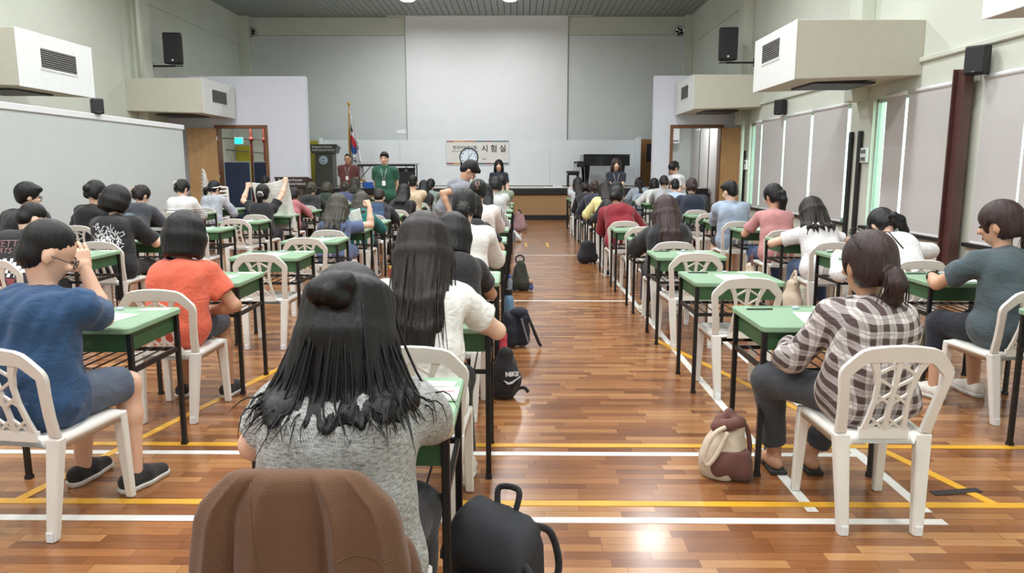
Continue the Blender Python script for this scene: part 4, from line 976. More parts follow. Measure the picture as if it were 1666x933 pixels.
# head positions of the sitters: (sideways, forward of the hips, height), metres
HEAD = {
    ('L1', -1): (0.066, 0.160, 1.123),
    ('L1', 0): (0.007, 0.200, 1.160),
    ('L1', 1): (0.004, 0.300, 1.079),
    ('L1', 2): (-0.017, 0.180, 1.196),
    ('L1', 3): (-0.067, 0.300, 1.119),
    ('L1', 4): (-0.057, 0.080, 1.231),
    ('L1', 5): (-0.053, 0.280, 1.157),
    ('L1', 7): (0.009, 0.010, 1.230),
    ('L1', 8): (0.081, 0.010, 1.247),
    ('L2', 0): (0.115, 0.120, 1.144),
    ('L2', 1): (0.067, 0.160, 1.090),
    ('L2', 4): (0.007, 0.250, 1.052),
    ('L2', 5): (-0.010, 0.300, 1.039),
    ('L2', 6): (-0.034, 0.400, 1.049),
    ('L2', 7): (0.166, 0.300, 1.096),
    ('L2', 8): (0.181, 0.035, 1.247),
    ('L2', 9): (0.189, 0.285, 1.127),
    ('L2', 10): (0.178, 0.275, 1.137),
    ('L3', 2): (-0.166, 0.375, 1.081),
    ('L3', 3): (-0.097, 0.200, 1.178),
    ('L3', 6): (-0.064, 0.200, 1.122),
    ('L3', 7): (-0.069, 0.400, 1.037),
    ('L3', 8): (-0.108, 0.300, 1.111),
    ('L3', 9): (-0.169, 0.300, 1.086),
    ('L3', 10): (-0.100, 0.300, 1.064),
    ('L3', 11): (-0.168, 0.200, 1.153),
    ('L4', 3): (0.252, 0.180, 1.205),
    ('L4', 4): (0.211, 0.140, 1.202),
    ('L4', 5): (0.002, 0.300, 1.117),
    ('L4', 6): (0.010, 0.225, 1.181),
    ('L4', 7): (-0.065, 0.300, 1.143),
    ('L4', 9): (0.029, 0.020, 1.223),
    ('R1', 0): (0.069, 0.130, 1.085),
    ('R1', 3): (0.006, 0.220, 1.074),
    ('R1', 5): (-0.115, 0.335, 1.121),
    ('R1', 6): (0.040, 0.260, 1.168),
    ('R1', 7): (0.026, 0.300, 1.149),
    ('R1', 8): (-0.033, 0.300, 1.135),
    ('R1', 9): (-0.086, 0.400, 1.071),
    ('R1', 10): (-0.157, 0.200, 1.165),
    ('R2', 1): (-0.022, 0.160, 1.159),
    ('R2', 2): (0.083, 0.465, 1.028),
    ('R2', 3): (-0.022, 0.350, 1.069),
    ('R2', 4): (0.010, 0.220, 1.178),
    ('R2', 5): (-0.150, 0.100, 1.197),
    ('R2', 7): (-0.011, 0.180, 1.195),
    ('R2', 8): (0.004, 0.250, 1.173),
    ('R2', 9): (0.008, 0.000, 1.223),
    ('R2', 10): (0.105, 0.280, 1.151),
    ('R2', 11): (-0.011, 0.295, 1.152),
}
K_grey = knit('grey_knit', (176, 176, 174)); K_plaid = plaid()
C_ = {'black': (30, 30, 32), 'white': (226, 225, 222)}
B_dark = cloth('trousers_black', (36, 36, 40)); B_jean = cloth('jeans_blue', (70, 92, 128)); B_grey = cloth('jeans_grey', (58, 60, 66)); B_navy = cloth('trousers_navy', (30, 34, 46))
def T(m, sleeve=0.6, loose=0.016, **k): return dict(mat=m, sleeve=sleeve, loose=loose, **k)
SEATS = {}
def seat(c, k, who, top, hair='long', hcol='black', bottom=None, **kw): SEATS[(c, k)] = dict(who=who, top=top, hair=hair, hcol=hcol, bottom=bottom or dict(mat=B_dark), **kw)
# column left of the aisle
seat('L1', -1, 'grey knit T-shirt', T(K_grey, 0.62, 0.02, wr=0.003), 'halfup', 'black', hlen=0.105, hspread=0.1, hpitch=24, locks=260, hn=31, fat=1.12, shw=0.18, hs=1.06, skin=0, shoes=M_shoe_b)
seat('L1', 0, 'white T-shirt beside the aisle', T(cloth('white_tee', (228, 226, 222)), 0.6, 0.024, wr=0.005), 'long', 'dark', hlen=0.31, hspread=0.03, hn=17, locks=110, hs=1.1, hpitch=22, hvol=0.006, shoes=M_shoe_w, skin=2)
seat('L1', 1, 'black T-shirt beside the aisle', T(cloth('black_tee', (28, 28, 32)), 0.62, 0.022), 'bob', hlen=0.075, hpitch=30, hs=1.1, skin=1)
seat('L1', 2, 'white ruffled shirt', T(cloth('white_shirt', (232, 229, 226)), 1.8, 0.03, wr=0.006), 'lowpony', hlen=0.16, acc=('scrunchie', (70, 62, 58)), hs=1.12, skin=2)
seat('L1', 3, 'black top behind the white ruffled shirt', T(cloth('black_top', (26, 27, 30)), 0.62, 0.02), 'bob', hlen=0.06, hs=1.1)
seat('L1', 4, 'white shirt with a hair clip', T(cloth('pinkish_shirt', (226, 216, 214)), 1.85, 0.03, wr=0.006), 'claw', acc=('clip', (150, 112, 98)), hs=1.12, skin=2)
seat('L1', 5, 'striped grey shirt', T(stripes('grey_stripe', (206, 202, 204), (120, 118, 124), 0.03, 0.4, 'X'), 1.85, 0.022), 'long', hlen=0.42, hs=1.08)
seat('L1', 7, 'pale grey T-shirt near the clock', T(cloth('pale_grey_tee', (206, 208, 208)), 0.7, 0.018), 'bob', hlen=0.03)
seat('L1', 8, 'sage top near the banner', T(cloth('sage_top', (142, 152, 132)), 0.8, 0.018), 'bun', bz=-0.02)
# second column left of the aisle
seat('L2', 0, 'blue T-shirt', T(cloth('blue_tee', (38, 72, 110)), 0.62, 0.022, wr=0.005), 'crop', 'black', dict(mat=cloth('shorts_grey_blue', (86, 96, 114)), len=0.92, loose=0.022, name='shorts'), glasses='on', hyaw=-38, hpitch=32, fat=1.12, shw=0.178, hs=1.08, skin=0, turn=-14, feet=0.34)
seat('L2', 1, 'orange T-shirt', T(cloth('orange_tee', (220, 104, 78)), 0.62, 0.018), 'bob', 'black', dict(mat=cloth('shorts_speckled', (66, 72, 86), 0.4), len=0.95, loose=0.02, name='shorts'), hlen=0.06, hs=1.12, hpitch=18, skin=3, hvol=0.006)
seat('L2', 4, 'blue dress holding a sheet', T(cloth('blue_dress', (88, 104, 142)), 0.62, 0.018, hem=0.1), 'long', 'olive', dict(mat=MATS['cloth_blue_dress'], len=0.98, loose=0.03, name='skirt'), hlen=0.30, hspread=0.05, hvol=0.012, hwav=0.016, hs=1.12, locks=40)
seat('L2', 5, 'teal sweater', T(cloth('teal_sweater', (24, 104, 100)), 1.85, 0.03), 'long', 'olive', hlen=0.16, hs=1.1, hvol=0.006)
seat('L2', 6, 'black T-shirt with a denim back panel', T(cloth('black_tee_b', (34, 36, 42)), 0.7, 0.028), 'short', 'dark', hs=1.06, hpitch=42, fat=1.1, shw=0.175)
seat('L2', 7, 'black hooded top', T(cloth('black_hoodie', (28, 28, 34)), 1.85, 0.032, hood=True), 'long', hlen=0.2, hs=1.1)
seat('L2', 8, 'beige T-shirt', T(cloth('beige_tee', (204, 182, 152)), 0.62, 0.022), 'crop', hs=1.06, fat=1.1, shw=0.175, hpitch=14)
seat('L2', 9, 'black top behind the beige T-shirt', T(cloth('black_top_b', (30, 30, 33)), 0.7, 0.018), 'long', hlen=0.3)
seat('L2', 10, 'grey-green top near the stage', T(cloth('greygreen_top', (134, 150, 140)), 0.7, 0.018), 'lowpony', hlen=0.2)
# third column left of the aisle
seat('L3', 2, 'black T-shirt with a chequered print', T(cloth('black_tee_c', (30, 30, 34)), 0.65, 0.03), 'crop', 'black', hyaw=-35, hpitch=45, hs=1.08, fat=1.08, shw=0.175)
seat('L3', 3, 'black T-shirt with white graffiti print', T(cloth('black_tee_d', (28, 29, 32)), 0.8, 0.034), 'bob', 'black', hlen=0.03, hvol=0.012, hs=1.14, hyaw=-30, hpitch=25, shw=0.175)
seat('L3', 6, 'black T-shirt spreading a white cloth', T(cloth('black_tee_e', (32, 32, 35)), 0.55, 0.022), 'lowpony', 'black', hlen=0.15, acc=('scrunchie', (226, 218, 206)), hs=1.12, hpitch=5, shw=0.17, pz=-0.02)
seat('L3', 7, 'red and white striped top', T(stripes('red_stripe', (196, 150, 150), (150, 44, 58), 0.02, 0.55, 'Z'), 0.75, 0.018), 'lowpony', hlen=0.15)
seat('L3', 8, 'black T-shirt by the brown lectern', T(cloth('black_tee_f', (36, 37, 38)), 0.7, 0.026), 'pony', 'olive', hlen=0.2, fat=1.08)
seat('L3', 9, 'dark green T-shirt by the lectern', T(cloth('dkgreen_tee', (36, 50, 44)), 0.7, 0.026), 'bob', 'olive', hlen=0.03, fat=1.08)
seat('L3', 10, 'violet-blue top', T(cloth('violet_top', (78, 84, 122)), 1.5, 0.022), 'pony', 'olive', hlen=0.22)
seat('L3', 11, 'dark green top before the flag', T(cloth('dkgreen_top', (52, 66, 58)), 1.5, 0.02), 'long', 'olive', hlen=0.2)
# column by the white partition
seat('L4', 3, 'black sweater and glasses by the partition', T(cloth('black_sweater', (34, 35, 36)), 1.85, 0.036, wr=0.006), 'short', 'black', hyaw=-48, hpitch=12, glasses='on', hs=1.12, hvol=0.008, skin=2)
seat('L4', 4, 'black hooded jacket by the partition', T(cloth('black_jacket', (24, 24, 27)), 1.85, 0.03, hood=True), 'bun', hs=1.14, bz=0.0, hyaw=-20, hvol=0.004)
seat('L4', 5, 'charcoal T-shirt with a pale round print', T(cloth('charcoal_tee', (64, 68, 76)), 0.9, 0.034), 'claw', 'dark', acc=('clip', (200, 180, 160)), hyaw=-30, hs=1.12)
seat('L4', 6, 'white sweater with dark stripes', T(stripes('white_stripe', (224, 224, 222), (60, 62, 70), 0.032, 0.32, 'Z', 0.86), 1.85, 0.034), 'claw', 'black', acc=('clip', (224, 216, 206)), hyaw=-25, hs=1.12)
seat('L4', 7, 'grey vest and visor cap', T(cloth('grey_vest', (168, 172, 182)), 1.8, 0.03), 'lowpony', 'black', hlen=0.14, hyaw=-25, hs=1.1, pside=-0.05)
seat('L4', 9, 'dark top beyond the raised white cloth', T(cloth('dark_top', (40, 40, 44)), 0.7, 0.02), 'short', hs=1.06)
# column right of the aisle
seat('R1', 0, 'brown plaid shirt', T(K_plaid, 1.85, 0.024, wr=0.005, collar=True), 'lowpony', 'brown', dict(mat=B_grey), hlen=0.17, pz=-0.025, glasses='top', locks=30, hs=1.14, hpitch=8, hyaw=12, shoes=None, feet=0.22, skin=3)
seat('R1', 3, 'black blue-and-white print jacket', T(cloth('black_print_jacket', (34, 38, 40)), 1.6, 0.042, wr=0.006), 'long', 'brown', dict(mat=B_navy), hlen=0.42, hspread=0.03, hvol=0.012, hs=1.16, locks=50, fat=1.1, shw=0.18, shoes=M_shoe_w)
seat('R1', 5, 'crimson sweater', T(cloth('crimson_sweater', (138, 34, 46)), 1.85, 0.036), 'bun', 'black', hyaw=-25, hs=1.1, bz=-0.05, fat=1.06, shw=0.175)
seat('R1', 6, 'black sweater behind the crimson one', T(cloth('black_sweater_b', (30, 31, 35)), 1.85, 0.026), 'bob', 'black', hlen=0.04)
seat('R1', 7, 'pale yellow sweater', T(cloth('yellow_sweater', (222, 214, 150)), 1.85, 0.032), 'long', 'dark', hlen=0.34, hs=1.08)
seat('R1', 8, 'navy coat beyond the yellow sweater', T(cloth('navy_coat', (46, 50, 64)), 1.85, 0.03), 'pony', 'brown', hlen=0.3)
seat('R1', 9, 'black jacket beside the aisle', T(cloth('black_jacket_b', (36, 36, 40)), 1.85, 0.03), 'bun', 'dark', bz=-0.02)
seat('R1', 10, 'pale grey T-shirt beside the aisle', T(cloth('lightgrey_tee', (190, 194, 198)), 0.6, 0.02), 'long', 'dark', hlen=0.26, hvol=0.006)
# column by the blinds
seat('R2', 1, 'slate T-shirt', T(cloth('slate_tee', (70, 84, 90)), 0.62, 0.024, wr=0.005), 'lowpony', 'brown', dict(mat=B_navy, len=1.45, loose=0.02), hlen=0.2, pz=0.0, hyaw=30, hpitch=14, acc=('clip', (196, 168, 120)), hs=1.14, fat=1.06, shw=0.178, shoes=M_shoe_w, turn=12, locks=25, skin=1)
seat('R2', 2, 'white long-sleeved top', T(cloth('white_long', (230, 230, 232)), 1.85, 0.026), 'lowpony', 'black', hlen=0.2, pside=0.12, hyaw=10, hpitch=55, hs=1.12, fat=1.05)
seat('R2', 3, 'white T-shirt and jeans', T(cloth('white_tee_b', (226, 225, 226)), 0.6, 0.022), 'long', 'dark', dict(mat=B_jean), hlen=0.2, hspread=0.07, hwav=0.014, hvol=0.006, hs=1.12, hpitch=45)
seat('R2', 4, 'pink T-shirt', T(cloth('pink_tee', (196, 138, 138)), 0.75, 0.016), 'pony', 'black', dict(mat=B_jean), hlen=0.32, pz=-0.01, hyaw=25, hs=1.12, skin=1)
seat('R2', 5, 'denim shirt', T(cloth('denim_shirt', (158, 174, 194), 0.14), 1.85, 0.036, wr=0.006, collar=True), 'short', 'black', dict(mat=B_dark, len=1.0), hyaw=30, hs=1.1, hpitch=22)
seat('R2', 7, 'navy T-shirt', T(cloth('navy_tee', (34, 42, 60)), 0.8, 0.034), 'lowpony', 'brown', hlen=0.08, fat=1.2, shw=0.19, hs=1.12)
seat('R2', 8, 'light blue hooded top', T(cloth('ltblue_hoodie', (172, 190, 214)), 1.85, 0.03, hood=True), 'crop', hs=1.08)
seat('R2', 9, 'grey hooded top', T(cloth('grey_hoodie', (178, 180, 186)), 1.85, 0.03, hood=True), 'bun', 'dark', bz=-0.06)
seat('R2', 10, 'white top in the far row by the door', T(cloth('white_top', (222, 224, 222)), 1.85, 0.03), 'bob', 'black', hlen=0.05)
seat('R2', 11, 'grey-blue jacket in the last row by the door', T(cloth('greyblue_jacket', (164, 178, 192)), 1.85, 0.04), 'bob', 'dark', hpitch=40)
# desks nobody sits at
EMPTY = {('L1', 6): 'empty desk beyond the striped grey shirt', ('L2', 2): 'first empty desk beyond the orange T-shirt', ('L2', 3): 'empty desk just before the blue dress',
         ('L3', 4): 'first empty desk beyond the graffiti print T-shirt', ('L3', 5): 'empty desk just before the white cloth', ('R1', 1): 'first empty desk beyond the plaid shirt', ('R1', 2): 'empty desk just before the black print jacket',
         ('R1', 4): 'empty desk beyond the black print jacket', ('R1', 11): 'last empty desk beside the aisle before the stage', ('R2', 6): 'empty desk beyond the denim shirt', ('R2', 0): 'empty desk cut off by the picture edge', ('L1', 9): 'last empty desk left of the aisle'}
ALLSEATS = [(c, k) for (c, k) in list(SEATS)+list(EMPTY)]
M_paper = bpy.data.materials.new('exam_paper'); M_paper.use_nodes = True
def paper_nodes(m, col, line):
    N = m.node_tree.nodes; L = m.node_tree.links; b = N['Principled BSDF']; b.inputs['Roughness'].default_value = 0.7
    tc = N.new('ShaderNodeTexCoord'); sp_ = N.new('ShaderNodeSeparateXYZ'); L.new(tc.outputs['Object'], sp_.inputs[0])
    rows = band(N, L, sp_.outputs['Y'], 0.0135, 0.3); wn = N.new('ShaderNodeTexNoise'); wn.inputs['Scale'].default_value = 90; L.new(tc.outputs['Object'], wn.inputs['Vector'])
    f = _math(N, L, 'MULTIPLY', rows, _math(N, L, 'MULTIPLY', _math(N, L, 'GREATER_THAN', wn.outputs['Fac'], 0.48), 0.35))
    L.new(_mix(N, L, f, srgb(*col), srgb(*line)), b.inputs['Base Color'])
paper_nodes(M_paper, (232, 238, 232), (120, 140, 140)); M_paper_g = bpy.data.materials.new('exam_paper_green'); M_paper_g.use_nodes = True; paper_nodes(M_paper_g, (206, 232, 206), (120, 160, 140))
sm = MB(); sm.box(-0.105, 0.105, -0.148, 0.148, 0, 0.0015); SHEET = {}
for nm, mt in (('w', M_paper), ('g', M_paper_g)):
    SHEET[nm] = sm.mesh('answer_sheet'); SHEET[nm].materials.append(mt)
cmh = MB(); cmh.box(-0.075, 0.075, -0.03, 0.03, 0, 0.0015); CARD = cmh.mesh('name_card'); CARD.materials.append(M_paper)
pen = MB(); pen.tube([(0, -0.07, 0.004), (0, 0.06, 0.004)], 0.004, 8); pen.tube([(0, 0.06, 0.004), (0, 0.072, 0.004)], 0.004, 8, 0.001); PEN = pen.mesh('pen', smooth=True); PEN.materials.append(M_blackp)
ers = MB(); ers.box(-0.018, 0.018, -0.01, 0.01, 0, 0.012); ERS = ers.mesh('eraser', 0.002); ERS.materials.append(mat('eraser_blue', srgb(196, 206, 226), 0.6))
def put(name, me, loc, rz, label, cat, group):
    o = link(name, me, None, None, loc); o.rotation_euler = (0, 0, rz); return tag(o, label, cat, group)
first = [True]
rq = random.Random(5)
for (c, k) in ALLSEATS:
    x, yd = desk_pos(c, k); occ = (c, k) in SEATS
    who = 'desk of the person in %s' % SEATS[(c, k)]['who'] if occ else EMPTY[(c, k)]
    short = SEATS[(c, k)]['who'] if occ else EMPTY[(c, k)]
    d = PROTO_D if first[0] else copy_tree(PROTO_D); ch = PROTO_C if first[0] else copy_tree(PROTO_C); first[0] = False
    jx = rq.uniform(-0.008, 0.008); jr = rq.uniform(-0.012, 0.012)
    d.location = (x+jx, yd+rq.uniform(-.01, .01), 0); d.rotation_euler = (0, 0, jr)
    tag(d, ('green-topped desk used by person in %s' % short) if occ else 'green-topped, %s' % short, 'desk', 'exam desks')
    hd = HEAD.get((c, k), (0, 0, 0)); px = x+(hd[0]*0.7 if occ else rq.uniform(-.02, .02)); cy = yd-(0.56 if occ else 0.13)
    ch.location = (px, cy, 0); ch.rotation_euler = (0, 0, math.radians(SEATS[(c, k)].get('turn', 0)*0.6) if occ else rq.uniform(-.05, .05))
    tag(ch, ('white plastic chair under the person in %s' % short) if occ else 'vacant white chair at the %s' % short, 'chair', 'plastic chairs')
    if c in ('L1', 'L2', 'L3', 'R1', 'R2') and k <= 9 or c == 'L4' and k >= 5:
        z = DZ+0.001; near = k <= 5
        put('answer_sheet', SHEET['g' if c in ('L2', 'L3', 'L4') else 'w'], (x+rq.uniform(0.0, 0.08), yd+0.17+rq.uniform(-.01, .02), z), rq.uniform(-.2, .15), 'answer sheet on the %s' % who, 'paper', 'answer sheets')
        put('name_card', CARD, (x+0.2, yd+0.44, z), rq.uniform(-.1, .1), 'name card on the %s' % who, 'card', 'name cards')
        if near:
            put('pen', PEN, (x-0.18, yd+0.40, z), rq.uniform(1.2, 1.9), 'pen on the %s' % who, 'pen', 'pens')
            put('eraser', ERS, (x+0.02, yd+0.43, z), rq.uniform(-.5, .5), 'eraser on the %s' % who, 'eraser', 'erasers')
# ---------------------------------------------------------------- the sitters
WORDS = {}
def sit(c, k):
    s = dict(SEATS[(c, k)]); x, yd = desk_pos(c, k); dx, dy, hz = HEAD[(c, k)]
    px = x+0.7*dx; py = yd-0.37; s['P'] = (px, py, 0.545); s['H'] = (x+dx, py+dy, hz)
    y = yd; s['vox'] = 0.0066 if y < 5 else 0.0085 if y < 8 else 0.0115 if y < 12 else 0.0145
    L_ = math.dist(s['P'], s['H']); s.setdefault('sc', min(1.05, max(0.9, L_/0.67)))
    s.setdefault('wr', (x+0.10, yd+0.16, DZ+0.032)); s.setdefault('wl', (x-0.15, yd+0.13, DZ+0.03))
    s.setdefault('hdr', (-0.45, 0.9, -0.12)); s.setdefault('hdl', (0.55, 0.85, -0.1))
    s.setdefault('skin', (k*3+len(c)) % 3); s['label'] = s.get('plabel') or 'person in %s, seated at a desk' % s['who']
    if y > 8: s.setdefault('face', y < 9)
    return person(s)
# individual poses
S_ = SEATS
x, yd = desk_pos('L2', 0); S_[('L2', 0)].update(Er=(-1.925, 3.33, 0.815), wr=(-2.01, 3.36, 1.045), poser='open', hdr=(-0.30, 0.12, 1.0), hur=(0.75, -0.65, 0.0), wl=(x-0.05, yd+0.12, DZ+0.03), plabel='person in blue T-shirt and glasses, hand raised to the forehead')
x, yd = desk_pos('L2', 1); S_[('L2', 1)].update(wr=(x+0.16, yd-0.16, 0.60), hdr=(-0.7, 0.6, -0.2), poser='rest', er=(1, -0.2, -0.4), plabel='person in orange T-shirt, sitting with hands in the lap')
x, yd = desk_pos('L3', 6); S_[('L3', 6)].update(wl=(-4.31, 11.72, 1.20), el=(-1, 0.1, -0.4), wr=(-3.71, 11.74, 1.28), er=(1, 0.1, -0.5), posel='grip', poser='grip', hdl=(0.1, 0.2, 1), hdr=(0.0, 0.2, 1), hul=(0, -1, 0.1), hur=(0, -1, 0.1), plabel='person in black T-shirt spreading a white cloth with raised arms')
x, yd = desk_pos('L2', 4); S_[('L2', 4)].update(wr=(x+0.36, yd-0.02, 1.05), er=(0.6, 0.0, -1), poser='grip', hdr=(-0.4, 0.2, 1), hur=(0.6, -0.7, 0), plabel='person in blue dress, holding up a small white sheet')
x, yd = desk_pos('L1', 0); S_[('L1', 0)].update(wr=(x+0.17, yd+0.10, DZ+0.03), er=(1, -0.2, -0.6))
x, yd = desk_pos('L1', -1); S_[('L1', -1)].update(wl=(x-0.12, yd+0.10, DZ+0.03), wr=(x+0.12, yd+0.14, DZ+0.03), El=(-0.679, 1.800, 0.801), er=(1, -0.3, -0.5), kneer=(x+0.18, yd+0.02, 0.50))
x, yd = desk_pos('R1', 0); S_[('R1', 0)].update(feetl=(x-0.16, yd+0.12), feetr=(x+0.02, yd+0.12), kneel=(x-0.24, yd+0.02, 0.50), wl=(x-0.16, yd+0.02, 0.66), wr=(x+0.16, yd+0.02, 0.66), posel='rest', poser='rest', plabel='person in brown plaid shirt, sitting upright with glasses on the head')
x, yd = desk_pos('R2', 1); S_[('R2', 1)].update(wl=(x-0.22, yd+0.12, DZ+0.03), el=(-1, -0.2, -0.8), plabel='person in slate T-shirt, leaning an arm on the desk')
x, yd = desk_pos('R2', 2); S_[('R2', 2)].update(wl=(x-0.25, yd+0.14, DZ+0.03), wr=(x+0.26, yd+0.10, DZ+0.03), er=(1, -0.2, 0.1), plabel='person in white long-sleeved top, bent low over the desk')
x, yd = desk_pos('R2', 3); S_[('R2', 3)].update(wl=(x-0.2, yd+0.1, DZ+0.03), el=(-1, -0.2, -0.3), wr=(x+0.24, yd+0.1, DZ+0.03), er=(1, -0.2, -0.3))
x, yd = desk_pos('R1', 10); S_[('R1', 10)].update(wl=(x-0.1, yd+0.1, 1.15), el=(-1, 0, -0.4))
for key in SEATS: sit(*key)
by_label = {p['label']: p for p in PEOPLE}
def who(t): return next(p for p in PEOPLE if t in p['label'])
M_pw = mat('print_white', srgb(222, 222, 224), 0.7); M_pp = mat('print_mauve', srgb(150, 112, 116), 0.7); M_pb = mat('print_blue', srgb(60, 130, 210), 0.6); M_pk = mat('print_black', srgb(30, 30, 36), 0.7); M_pr = mat('print_red', srgb(132, 60, 62), 0.7)
# graffiti print: loops of white strokes
def strokes(root, x0, x1, z0, z1, n, mt, seed, wd=0.006):
    r = random.Random(seed); V = []; F = []
    for _ in range(n):
        cx, cz = r.uniform(x0, x1), r.uniform(z0, z1); a = r.uniform(0, 6.28); pts = []
        for i in range(7): pts.append((cx, cz)); cx += 0.011*math.cos(a); cz += 0.013*math.sin(a); a += r.uniform(-1.3, 1.3)
        for i in range(6):
            (ax_, az), (bx, bz) = pts[i], pts[i+1]; L_ = math.hypot(bx-ax_, bz-az) or 1; nx, nz = -(bz-az)/L_*wd/2, (bx-ax_)/L_*wd/2; b = len(V)
            V += [(ax_-nx, az-nz), (bx-nx, bz-nz), (bx+nx, bz+nz), (ax_+nx, az+nz)]; F.append((b, b+1, b+2, b+3))
    shirt_print(root, V, F, mt)
strokes(who('graffiti'), -0.12, 0.12, 0.70, 0.92, 80, M_pw, 4); strokes(who('graffiti'), -0.12, 0.06, 0.68, 0.82, 22, M_pp, 9)
p = who('chequered'); print_text(p, 'VETTE', 0.075, -0.02, 0.91, M_pp); print_text(p, 'SPORTS CAR', 0.06, -0.02, 0.855, M_pp)
print_grid(p, -0.2, 0.14, 0.66, 0.80, 12, 5, M_pw, lambda i, j: (i+j) % 2 == 0); print_grid(p, -0.2, 0.14, 0.60, 0.65, 8, 1, M_pr)
p = who('pale round'); print_grid(p, -0.16, 0.08, 0.66, 0.88, 14, 12, mat('print_pale_blue', srgb(120, 134, 150), 0.7), lambda i, j: ((i-6.5)/7)**2+((j-4)/8)**2 < 1)
p = who('denim back'); print_grid(p, -0.17, 0.13, 0.78, 0.98, 10, 8, cloth('denim_panel', (52, 76, 108)), name='denim_panel'); print_grid(p, 0.0, 0.08, 0.70, 0.712, 4, 1, M_pw)
p = who('blue-and-white print'); V = []; F = []
for i in range(25):
    a = math.pi*2*i/24; V += [(0.04+0.045*math.cos(a), 0.70+0.06*math.sin(a)), (0.04+0.028*math.cos(a), 0.70+0.042*math.sin(a))]
for i in range(24): F.append((2*i, 2*i+2, 2*i+3, 2*i+1))
shirt_print(p, V, F, M_pb); print_text(p, 'LAB', 0.045, 0.115, 0.695, M_pw)
p = who('slate T-shirt'); e_, w__ = ARMS[p.name][-1]; ax_ = Vector(unit(w__-e_)); sd_ = ax_.cross(Vector((0, 0, 1))).normalized(); up_ = sd_.cross(ax_); cp_ = Vector(w__)-ax_*0.03
m = MB(); m.tube([tuple(cp_+sd_*0.034*math.cos(a)+up_*0.032*math.sin(a)) for a in np.linspace(0, 2*math.pi, 21)], 0.008, 8); m.build('wristwatch', M_blackp, p, smooth=True)
# visor cap of the person in the grey vest, flip-flops, sandals
def prop_on(root, build, name, mt): m = MB(); build(m); o = m.build(name, mt, root, smooth=True); return o
# ---------------------------------------------------------------- people standing
def stand(label, x, y, hgt, top, hair, hcol, bottom, turn, **kw):
    pz = hgt*0.53; s = dict(P=(x, y, pz), H=(x, y, hgt-0.125), stand=True, label=label, top=top, hair=hair, hcol=hcol, bottom=bottom, turn=turn, vox=0.0105, hpitch=kw.pop('hpitch', 4), slouch=0.01, hs=1.1, legl=pz/0.95, sc=hgt/1.72, **kw)
    return person(s)
BK = lambda x, y, pz: dict(wl=(x+0.14, y+0.17, pz-0.02), wr=(x-0.14, y+0.17, pz-0.02), el=(1, 0.4, -0.3), er=(-1, 0.4, -0.3), posel='grip', poser='grip', hdl=(-0.6, 0.2, -0.5), hdr=(0.6, 0.2, -0.5))
def pos(px, Y): return (px-846)/1200*Y
xg = pos(628, 15.3); g_ = stand('person in dark green polo shirt standing with hands behind the back', xg, 15.3, 1.83, T(cloth('green_polo', (34, 84, 66)), 0.62, 0.024, collar=True), 'short', 'black', dict(mat=B_dark), 180, **BK(xg, 15.3, 0.97), fat=1.1, shw=0.178)
xb = pos(569, 19.75); b_ = stand('person in maroon-brown shirt standing beside the flag', xb, 19.75, 1.88, T(cloth('maroon_shirt', (104, 58, 56)), 0.66, 0.026, collar=True), 'crop', 'dark', dict(mat=B_dark), 180, **BK(xb, 19.75, 0.99), fat=1.14, shw=0.185, glasses='on', skin=1)
xw = pos(812, 17.6); w_ = stand('person in navy T-shirt standing below the exam banner', xw, 17.6, 1.70, T(cloth('navy_tee_b', (34, 38, 54)), 0.6, 0.016), 'long', 'black', dict(mat=B_dark), 180, wl=(xw+0.2, 17.5, 0.82), wr=(xw-0.2, 17.5, 0.82), hdl=(0, -.1, -1), hdr=(0, -.1, -1), hul=(1, 0, 0), hur=(-1, 0, 0), poser='rest', hlen=0.2, skin=2, hspan=125)
xp = pos(1000, 17.0); p_ = stand('person in navy top with a lanyard standing before the piano', xp, 17.0, 1.72, T(cloth('navy_top_b', (38, 42, 58)), 0.6, 0.016), 'long', 'brown', dict(mat=B_dark), 180, wl=(xp+0.07, 16.78, 0.86), wr=(xp-0.07, 16.78, 0.86), poser='rest', hdl=(-0.5, -.2, -.6), hdr=(0.5, -.2, -.6), hlen=0.24, hspan=125, skin=2)
# person in white bending by the door: head turned down
xq = pos(1100, 17.0); q_ = person(dict(P=(xq+0.02, 17.0, 0.92), H=(xq-0.14, 16.86, 1.52), stand=True, label='person in white T-shirt with a shoulder strap leaning beside the door', top=T(cloth('white_tee_c', (228, 228, 230)), 0.62, 0.02), hair='claw', hcol='dark', bottom=dict(mat=cloth('trousers_white', (214, 214, 216))), turn=110, hyaw=10, hpitch=45, vox=0.0105, hs=1.1, wl=(xq-0.2, 16.85, 0.95), wr=(xq+0.18, 16.75, 1.12), poser='rest', hdr=(-0.8, -0.2, 0), legl=0.95, skin=2))
# the invigilator bending over the aisle column
xi, yi = -0.96, 9.95
i_ = person(dict(P=(xi-0.02, yi, 0.95), H=(pos(764, yi), yi+0.02, 1.475), stand=True, label='person in grey-blue polo shirt bending over to look at a desk', top=T(cloth('polo_blue_grey', (128, 131, 139), 0.14), 0.66, 0.024, collar=True, hem=0.06), hair='short', hcol='black', bottom=dict(mat=B_navy), turn=-76, hyaw=-6, hpitch=52, vox=0.0085, hs=1.12, glasses='on', slouch=0.05, legl=1.0, fat=1.05,
    wl=(xi+0.2, yi+0.2, 0.95), Er=(-1.01, yi-0.27, 1.19), wr=(-0.92, yi-0.28, 0.96), el=(-0.5, 0.6, -0.2), er=(-1, -0.3, 0.0), posel='rest', poser='rest', hdr=(0.1, -0.05, -1), hur=(0.2, -1, 0), hdl=(0.3, 0, -1), hul=(0, 1, 0), shw=0.168, skin=1))
box('shirt_tail', 0, 0.001, 0, 0.001, 0, 0.001, MATS['cloth_polo_blue_grey']) if False else None
